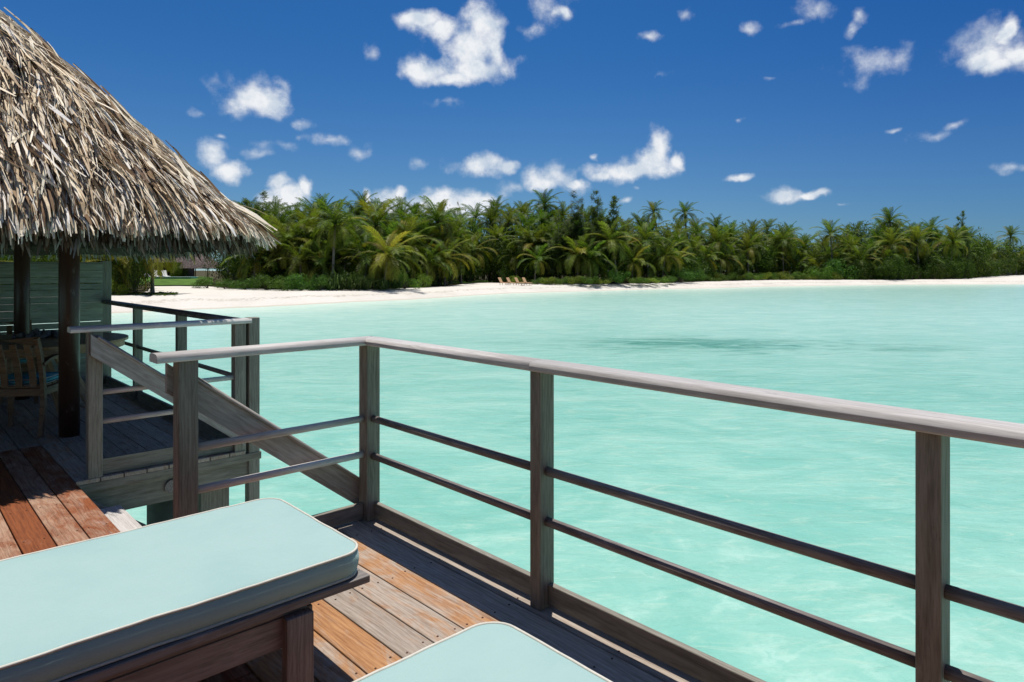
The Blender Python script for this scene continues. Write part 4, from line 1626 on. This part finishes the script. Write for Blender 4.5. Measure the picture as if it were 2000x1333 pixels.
# the big hedge at the left: separate rounded bushes
for i, (px, dd, w, h, age, lab) in enumerate([
        (405, -8, 4.0, 1.5, 0.0, 'rounded green bush at the left end of the beach hedge, by the pool lawn'),
        (440, -4, 3.6, 1.4, 0.05, 'low green bush second from the left end of the beach hedge'),
        (478, -4, 3.8, 1.5, 0.0, 'green bush in the left stretch of the beach hedge under the roof corner'),
        (520, -2, 4.2, 2.0, 0.0, 'taller green bush straight below the roof corner'),
        (556, -2.5, 3.8, 1.9, 0.05, 'bright green glossy bush at the front of the hedge, right of the roof corner'),
        (590, -2.5, 4.0, 2.1, 0.0, 'large bright green bush at the front of the hedge, its leaves sunlit'),
        (624, -2.0, 3.4, 1.9, 0.0, 'dark green bush below the tall bare trunked palm'),
        (790, -1.5, 4.0, 2.2, 0.1, 'dark bush right of the low yellow green palm'),
        (820, 0, 3.4, 2.0, 0.25, 'pale green plant at the edge of the grass by the opening'),
        (996, 2, 4.2, 2.6, 0.05, 'green bush behind the left orange beach chairs'),
        (1015, 0, 3.6, 1.4, 0.4, 'low yellow green bush just behind the orange beach chairs'),
        (1210, -1.5, 4.2, 2.4, 0.0, 'dark bush in the shade under the casuarinas'),
        (1330, -1, 6.0, 2.9, 0.0, 'rounded green shrub standing forward on the middle beach'),
        (1355, -1, 5.0, 2.6, 0.0, 'rounded green shrub on the middle beach, right neighbour of the forward one'),
        (1600, -1, 6.0, 3.4, 0.1, 'leafy shrub under the pale trunked palm'),
        (1640, -0.5, 7.0, 5.0, 0.0, 'tall dark shrub left of the star shaped palm'),
        (1930, -3, 8.0, 5.0, 0.0, 'dark rounded bush on the sand at the point'),
        ]):
    bush(px, veg(px) + dd, w, h, lab, age)
HEDGE_DONE = 0
for i in range(16):
    px = 1050 + i * 17
    if 1195 < px < 1225:
        continue
    bush(px, veg(px) - 2.2 + rs.uniform(-.6, .6), rs.uniform(2.4, 3.4), rs.uniform(0.9, 1.5),
         'low %s plant in the beach border right of the orange chairs' % ('yellow green' if i % 3 == 1 else 'green'), [0.05, 0.5, 0.15][i % 3],
         'low %s plants in the border right of the orange chairs' % ('yellow green' if i % 3 == 1 else 'green'))
for i in range(22):
    px = 1385 + i * 11.5
    bush(px, veg(px) - 2.0 + rs.uniform(-.8, .8), rs.uniform(3, 4.6), rs.uniform(1.1, 2.0),
         'low %s plant in the far beach border' % ('yellow green' if i % 4 == 1 else 'green'), [0.1, 0.5, 0.05, 0.15][i % 4],
         'low %s plants in the far beach border' % ('yellow green' if i % 4 == 1 else 'green'))
for i in range(20):
    px = 1660 + i * 13.5
    bush(px, veg(px) - 0.5 + rs.uniform(-1, 1), rs.uniform(4.5, 7.0), rs.uniform(3.0, 5.5),
         'dark green undergrowth bush along the foot of the right hand clump', 0.0, 'undergrowth bushes below the right hand clump', protos=DARKBUSH)

# dense leafy trees that close the grove behind the palms
i = 0
for off, sp, fac, hh in ((9, 52, 0.45, 1), (24, 46, 0.16, 1), (40, 42, 0.06, 1)):
    px = -300 + off
    while px < 2120:
        pxx = px + rs.uniform(-14, 14)
        D = veg(pxx) + off + rs.uniform(-2, 2)
        gy = 525 + (EYE - ZL) / D * 1318
        sk = interp(SKY, pxx) + 10
        y = sk + (gy - sk) * fac + rs.uniform(-3, 8)
        if 250 < pxx < 450 and D < 142:
            px += sp
            continue
        h = zpix(y, D) - ZL
        g = at(pxx, D, ZL - 0.1)
        t = empty('broadleaf_tree', g, rs.uniform(0, 6.28), 'dense dark leafy tree filling the grove %s' % sect(pxx), 'tree',
                  'dark leafy trees filling the grove %s' % sect(pxx))
        o = link('crown', rs.choice(TREEC), t)
        w = rs.uniform(4.0, 5.4) * max(1, D / 110)
        o.scale = (w, w, h)
        s = link('trunk', rs.choice(STEMS), t)
        s.scale = (w * 0.7, w * 0.7, h * 0.9)
        px += sp
        i += 1


# ---- casuarinas: tall feathery dark trees
def casuarina_mesh(seed, n=9000):
    r = random.Random(seed)
    V, F = [], []
    br = []
    for q in range(7):                       # several thin wandering leaders
        top = (1.0, 0.90, 0.84, 0.77, 0.70, 0.62, 0.55)[q]
        a = r.uniform(0, 6.28)
        off = 0.02 if q == 0 else r.uniform(0.04, 0.11)
        tip = Vector((math.cos(a) * off, math.sin(a) * off, top))
        bend = Vector((r.uniform(-.03, .03), r.uniform(-.03, .03), 0))
        for k in range(44):
            t = r.random()
            z = 0.10 + (top - 0.10) * t
            c = Vector((tip.x * t ** 1.3, tip.y * t ** 1.3, z)) + bend * math.sin(t * 3.1)
            rad = (0.085 * (1 - t) ** 0.7 + 0.012) * r.uniform(0.4, 1.3)
            b_ = r.uniform(0, 6.28)
            br.append((c, c + Vector((math.cos(b_) * rad, math.sin(b_) * rad, rad * r.uniform(0.3, 1.1)))))
    for i in range(n):
        a, b_ = r.choice(br)
        q = a.lerp(b_, 0.15 + 0.95 * r.random())
        q = q + Vector((r.gauss(0, .006), r.gauss(0, .006), r.gauss(0, .012)))
        d = ((b_ - a).normalized() * 0.7 + Vector((r.gauss(0, .4), r.gauss(0, .4), r.uniform(-.4, 1.0)))).normalized()
        L = r.uniform(0.016, 0.036)
        w = d.orthogonal().normalized() * 0.0024
        b = len(V)
        V += [q - w, q + w, q + d * L]
        F.append((b, b + 1, b + 2))
    return mesh_from('foliage', V, F, M['needle'])


CAS = [casuarina_mesh(k) for k in range(3)]
for i, (px, y, dd, wf, lab) in enumerate([
        (1115, 374, 8, 1.2, 'tallest dark feathery casuarina, left of the pair in the middle of the grove'),
        (1140, 402, 7, 1.1, 'shorter casuarina tight against the right of the tallest one'),
        (1168, 377, 9, 1.2, 'second tallest casuarina with a thin bent tip'),
        (1204, 386, 9, 1.25, 'right hand casuarina with a ragged top'),
        (1090, 425, 6, 1.3, 'bushy casuarina left of the tallest one'),
        (893, 398, 22, 0.6, 'thin wispy casuarina tip above the opening in the trees'),
        (1882, 414, 14, 0.8, 'casuarina top standing over the right end of the trees'),
        (515, 378, 12, 1.6, 'dark feathery tree top just right of the thatched roof'),
        ]):
    D = veg(px) + dd
    h = zpix(y, D) - ZL
    g = at(px, D, ZL)
    t = empty('casuarina_tree', g, i * 1.3, lab, 'tree')
    o = link('foliage', CAS[i % 3], t)
    o.scale = (h * wf * 1.25, h * wf * 1.25, h)
    link('trunk', trunk_mesh(h * 0.9, 0.07, 0.1, 0.05), t)


# ---- pandanus clumps
def pandan_mesh(seed, n=260):
    r = random.Random(seed)
    V, F = [], []
    for i in range(n):
        a = r.uniform(0, 6.28)
        c = Vector((r.gauss(0, .25), r.gauss(0, .25), r.uniform(0, 0.35)))
        e = r.uniform(0.5, 1.45)
        L = r.uniform(0.45, 0.8)
        d = Vector((math.cos(a) * math.cos(e), math.sin(a) * math.cos(e), math.sin(e)))
        side = Vector((-math.sin(a), math.cos(a), 0)) * 0.018
        m1 = c + d * L * 0.6
        m2 = m1 + (d + Vector((0, 0, -0.9))).normalized() * L * 0.4
        b = len(V)
        V += [c - side, c + side, m1 + side, m1 - side, m2]
        F += [(b, b + 1, b + 2, b + 3), (b + 3, b + 2, b + 4)]
    return mesh_from('foliage', V, F, M['pandan'])


PAN = [pandan_mesh(k) for k in range(3)]
for i, (px, dd, w, h, lab) in enumerate([
        (655, -1.5, 4.2, 3.2, 'tall grassy pandanus clump below the bare trunked palm'),
        (682, -2.0, 4.0, 2.9, 'grassy pandanus clump in the middle of the three on the left beach'),
        (712, -2.2, 3.8, 2.5, 'lower pandanus clump left of the low yellow green palm'),
        (745, -2.4, 3.4, 2.0, 'small pandanus clump under the low yellow green palm'),
        (772, -2.0, 3.4, 2.0, 'small pandanus clump right under the low yellow green palm'),
        (1072, -2.4, 3.0, 1.4, 'spiky yellow green plant at the front of the border right of the beach chairs')]):
    g = at(px, veg(px) + dd, ZL - 0.03)
    t = empty('pandanus_plant', g, i, lab, 'plant')
    o = link('foliage', PAN[i % 3], t)
    o.scale = (w / 2, w / 2, h * 0.95)
    o['age'] = 0.6 if px > 1000 else 0.0

# near shore shrubs seen beneath the eave, beside the screen
for i, (px, D, w, h, age, lab) in enumerate([
        (222, 65, 2.6, 1.6, 0.6, 'bright yellow green seedlings on the shaded sand beside the screen post'),
        (262, 66, 3.4, 5.0, 0.0, 'dark leafy tree standing on the sand left of the straight grey trunk'),
        (240, 69, 4.4, 4.6, 0.1, 'dark leafy tree behind the screen post'),
        (350, 119, 3.6, 3.6, 0.25, 'light green frangipani beside the white pool loungers'),
        (446, 112, 7.0, 7.5, 0.1, 'leafy green tree right of the round thatched hut'),
        (60, 68, 7.0, 5.5, 0.1, 'sunlit green tree above the left part of the screen'),
        (120, 66, 6.0, 5.2, 0.1, 'green tree seen between the two brown columns'),
        (175, 70, 6.0, 5.0, 0.2, 'green tree right of the near brown column, above the screen')]):
    bush(px, D, w, h, lab, age, name='leafy_tree' if h > 3 else 'bush', cat='tree' if h > 3 else 'bush', protos=TREEC if h > 3 else None)

# leaf litter strip under the left trees, lawns
def patch(name, pts, z, mat, label, kind):
    me = mesh_from(name, [(p.x, p.y, z) for p in pts], [tuple(range(len(pts)))], mat)
    o = link(name, me)
    return tag(o, label, kind=kind)


M['grass'] = simple('mown lawn', (0.095, 0.175, 0.03), 0.9, 0.1, 0.35, 0.8, 0.6, 6)
LV, LF = [], []
for i in range(15):
    for j in range(15):
        px, D = 262 + i * 11, 97.5 + j * 3.0 + (2.0 * math.sin(i) * (j == 0)) * 0.3
        p = at(px, D, ZL + 0.14 + rise(px, D))
        LV.append(p)
for i in range(14):
    for j in range(14):
        a = i * 15 + j
        LF.append((a, a + 15, a + 16, a + 1))
tag(link('lawn', mesh_from('lawn', LV, LF, M['grass'], True)), 'green lawn in front of the hut pool', kind='structure')
patch('lawn', [at(845, 103), at(960, 124), at(985, 140), at(850, 140)], ZL + 0.09, M['grass'], 'green lawn behind the sandy opening', 'structure')


def litter():
    V, F = [], []
    r = random.Random(4)
    for k in range(2600):
        D = 66.5 + r.gauss(0, 1.2)
        px = r.uniform(-100, 320) if r.random() < 0.85 else r.uniform(300, 345)
        p = at(px, D, ZL + 0.04 + r.random() * 0.12)
        a = r.uniform(0, 6.28)
        s = r.uniform(0.12, 0.3)
        t = Vector((math.cos(a), math.sin(a), r.uniform(-.3, .3))) * s
        u = Vector((-math.sin(a), math.cos(a), r.uniform(-.3, .3))) * s * 0.5
        b = len(V)
        V += [p - t, p + u, p + t, p - u]
        F.append((b, b + 1, b + 2, b + 3))
    o = link('ground_cover', mesh_from('ground_cover', V, F, M['leaf']))
    tag(o, 'dark creeping ground cover on the sand under the left trees', kind='stuff')


litter()

# ------------------------------------------------------------------ huts, pool, far furniture


def hut(px, D, w, h_wall, h_roof, label, round_=False, walls=True, rz=0.0):
    g = at(px, D, ZL + rise(px, D))
    t = empty('thatched_hut', g, -YAW + rz, label, 'hut')
    N = 20 if round_ else 4
    V, F = [], []
    ring = []
    r = random.Random(int(px))
    prof = [(1.0, 0.0), (0.82, 0.26), (0.55, 0.60), (0.25, 0.88), (0.02, 1.0)]
    for (s, q) in prof:
        for i in range(N * 3):
            a = 2 * math.pi * i / (N * 3)
            u = (math.cos(a), math.sin(a))
            n = 2.0 if round_ else 6.0
            k = w / 2 * s / (abs(u[0]) ** n + abs(u[1]) ** n) ** (1 / n)
            V.append((u[0] * k * (1.0 if round_ else 1.5), u[1] * k, h_wall + h_roof * q + r.uniform(-.06, .06)))
    K = N * 3
    for j in range(len(prof) - 1):
        for i in range(K):
            F.append((j * K + i, j * K + (i + 1) % K, (j + 1) * K + (i + 1) % K, (j + 1) * K + i))
    F.append(tuple(reversed(range(K))))
    rf = link('roof', mesh_from('roof', V, F, M['farthatch']), t)
    # shaggy tufts on the roof
    TV, TF = [], []
    for k in range(1500):
        q = r.random() ** 0.6
        a = r.uniform(0, 6.28)
        u = (math.cos(a), math.sin(a))
        n = 2.0 if round_ else 6.0
        kk = w / 2 * q / (abs(u[0]) ** n + abs(u[1]) ** n) ** (1 / n)
        z = h_wall + h_roof * interp([(0, 1.0), (0.25, 0.88), (0.55, 0.60), (0.82, 0.26), (1.0, 0.0)], q)
        p = Vector((u[0] * kk * (1.0 if round_ else 1.5), u[1] * kk, z + 0.05))
        d = Vector((u[0], u[1], -0.75)).normalized()
        s = Vector((-u[1], u[0], 0)) * 0.035
        b = len(TV)
        L = r.uniform(0.25, 0.5)
        TV += [p - s, p + s, p + d * L + s * 0.5 + Vector((0, 0, 0.06)), p + d * L - s * 0.5 + Vector((0, 0, 0.06))]
        TF.append((b, b + 1, b + 2, b + 3))
    tm = mesh_from('thatch', TV, TF, M['farthatch'])
    link('thatch', tm, rf)['kind'] = 'stuff'
    if walls:
        ww = w * (0.72 if round_ else 1.05)
        bar('wall', (-ww / 2, w * 0.3, h_wall / 2), (ww / 2, w * 0.3, h_wall / 2), 0.1, h_wall, M['hutwall'], t, 0)
        bar('wall', (-ww / 2, -w * 0.3, h_wall / 2), (-ww / 2, w * 0.28, h_wall / 2), 0.1, h_wall, M['hutwall'], t, 0)
        bar('wall', (ww / 2, -w * 0.3, h_wall / 2), (ww / 2, w * 0.28, h_wall / 2), 0.1, h_wall, M['hutwall'], t, 0)
    for sx in (-1, 1):
        for sy in (-1, 1):
            k = 0.30 if round_ else 0.42
            rod('post', (sx * w * k * (1 if round_ else 1.25), sy * w * k, 0), (sx * w * k * (1 if round_ else 1.25), sy * w * k, h_wall + 0.1), 0.09, M['hutwall'], t, 8)
    return t


hut(392, 122, 7.7, 1.85, 2.7, 'round open hut with a grey thatched roof behind the pool lawn', True, False)
hut(322, 133, 8.6, 3.0, 4.3, 'big thatched house with dark red walls behind the white pool loungers', False, True, 0.1)
hut(690, 112, 6.0, 2.4, 2.6, 'thatched house half hidden behind the palms right of the bare trunked palm', False, True, 0.2)

# pool
g = at(344, 112.5, ZL + 0.70)
pl = empty('swimming_pool', g, -YAW, 'small raised turquoise pool on the lawn in front of the huts', 'pool')
bar('basin', (-3.0, 0, 0.2), (3.0, 0, 0.2), 2.4, 0.46, M['tile'], pl, 0.02)
bar('coping', (-3.05, -1.28, 0.44), (3.05, -1.28, 0.44), 0.16, 0.06, M['white'], pl, 0.01)
bar('coping', (-3.05, 1.28, 0.44), (3.05, 1.28, 0.44), 0.16, 0.06, M['white'], pl, 0.01)


def far_chair(px, D, mat, label, group, cat, rz, s=1.0):
    g = at(px, D, ZL + 0.02 + rise(px, D))
    t = empty('sun_lounger' if cat == 'lounger' else 'beach_chair', g, -YAW + rz, label, cat, group)
    t.scale = (s, s, s)
    bar('seat', (-0.55, 0, 0.36), (0.75, 0, 0.30), 0.62, 0.07, mat, t, 0.01)
    bar('backrest', (-0.52, 0, 0.38), (-0.98, 0, 1.12), 0.62, 0.07, mat, t, 0.01)
    for sx in (-0.55, 0.6):
        for sy in (-0.27, 0.27):
            bar('leg', (sx, sy, 0), (sx, sy, 0.30), 0.06, 0.06, mat, t, 0)
    return t


for k, (px, D, nm) in enumerate(((288, 117, 'leftmost'), (307, 117, 'middle'), (325, 117, 'rightmost'))):
    far_chair(px, D, M['white'], '%s of the three white loungers by the hut pool' % nm, 'white loungers by the pool', 'lounger', -0.75, 1.3)
for k, (px, nm) in enumerate(((984, 'leftmost'), (1000, 'second from left'), (1016, 'third from left'), (1031, 'rightmost'))):
    far_chair(px, 104.5, M['orangewood'], '%s of the four pale orange chairs on the beach' % nm, 'orange chairs on the beach', 'beach chair', -0.75, 1.0)
for k, (px, nm) in enumerate(((992, 'left'), (1021, 'right'))):
    g = at(px, 103.6, ZL + 0.02)
    t = empty('side_table', g, -YAW, '%s small orange table between the orange beach chairs' % nm, 'side table')
    bar('table_top', (-0.3, 0, 0.42), (0.3, 0, 0.42), 0.5, 0.06, M['orangewood'], t, 0.005)
    for sx in (-0.22, 0.22):
        for sy in (-0.18, 0.18):
            bar('leg', (sx, sy, 0), (sx, sy, 0.39), 0.06, 0.06, M['orangewood'], t, 0)


# ------------------------------------------------------------------ labels that single out the repeats, counted from the left
def right_of_view(o):
    v = o.location
    X = v.x * CY - v.y * SY
    D = v.x * SY + v.y * CY
    return X / max(D, 0.1)


ORD = ('first second third fourth fifth sixth seventh eighth ninth tenth eleventh twelfth thirteenth fourteenth fifteenth sixteenth '
       'seventeenth eighteenth nineteenth twentieth twenty-first twenty-second twenty-third twenty-fourth twenty-fifth').split()
fam = {}
for o in COL.objects:
    if o.parent is None and 'group' in o and 'label' in o:
        fam.setdefault((o['group'], o['label']), []).append(o)
for (g, lab), os_ in fam.items():
    if len(os_) > 1 and ('row' in lab or 'plant' in lab or 'bush' in lab):
        seen = [o for o in os_ if -0.74 < right_of_view(o) < 0.78]
        for k, o in enumerate(sorted(seen, key=right_of_view)):
            if k < len(ORD) and len(seen) <= 25 and 'rearmost' not in lab:
                o['label'] = '%s, %s from left' % (lab, ORD[k])
for o in COL.objects:
    if 'label' in o and len(o['label'].split()) > 16:
        print('LONG', len(o['label'].split()), o['label'])
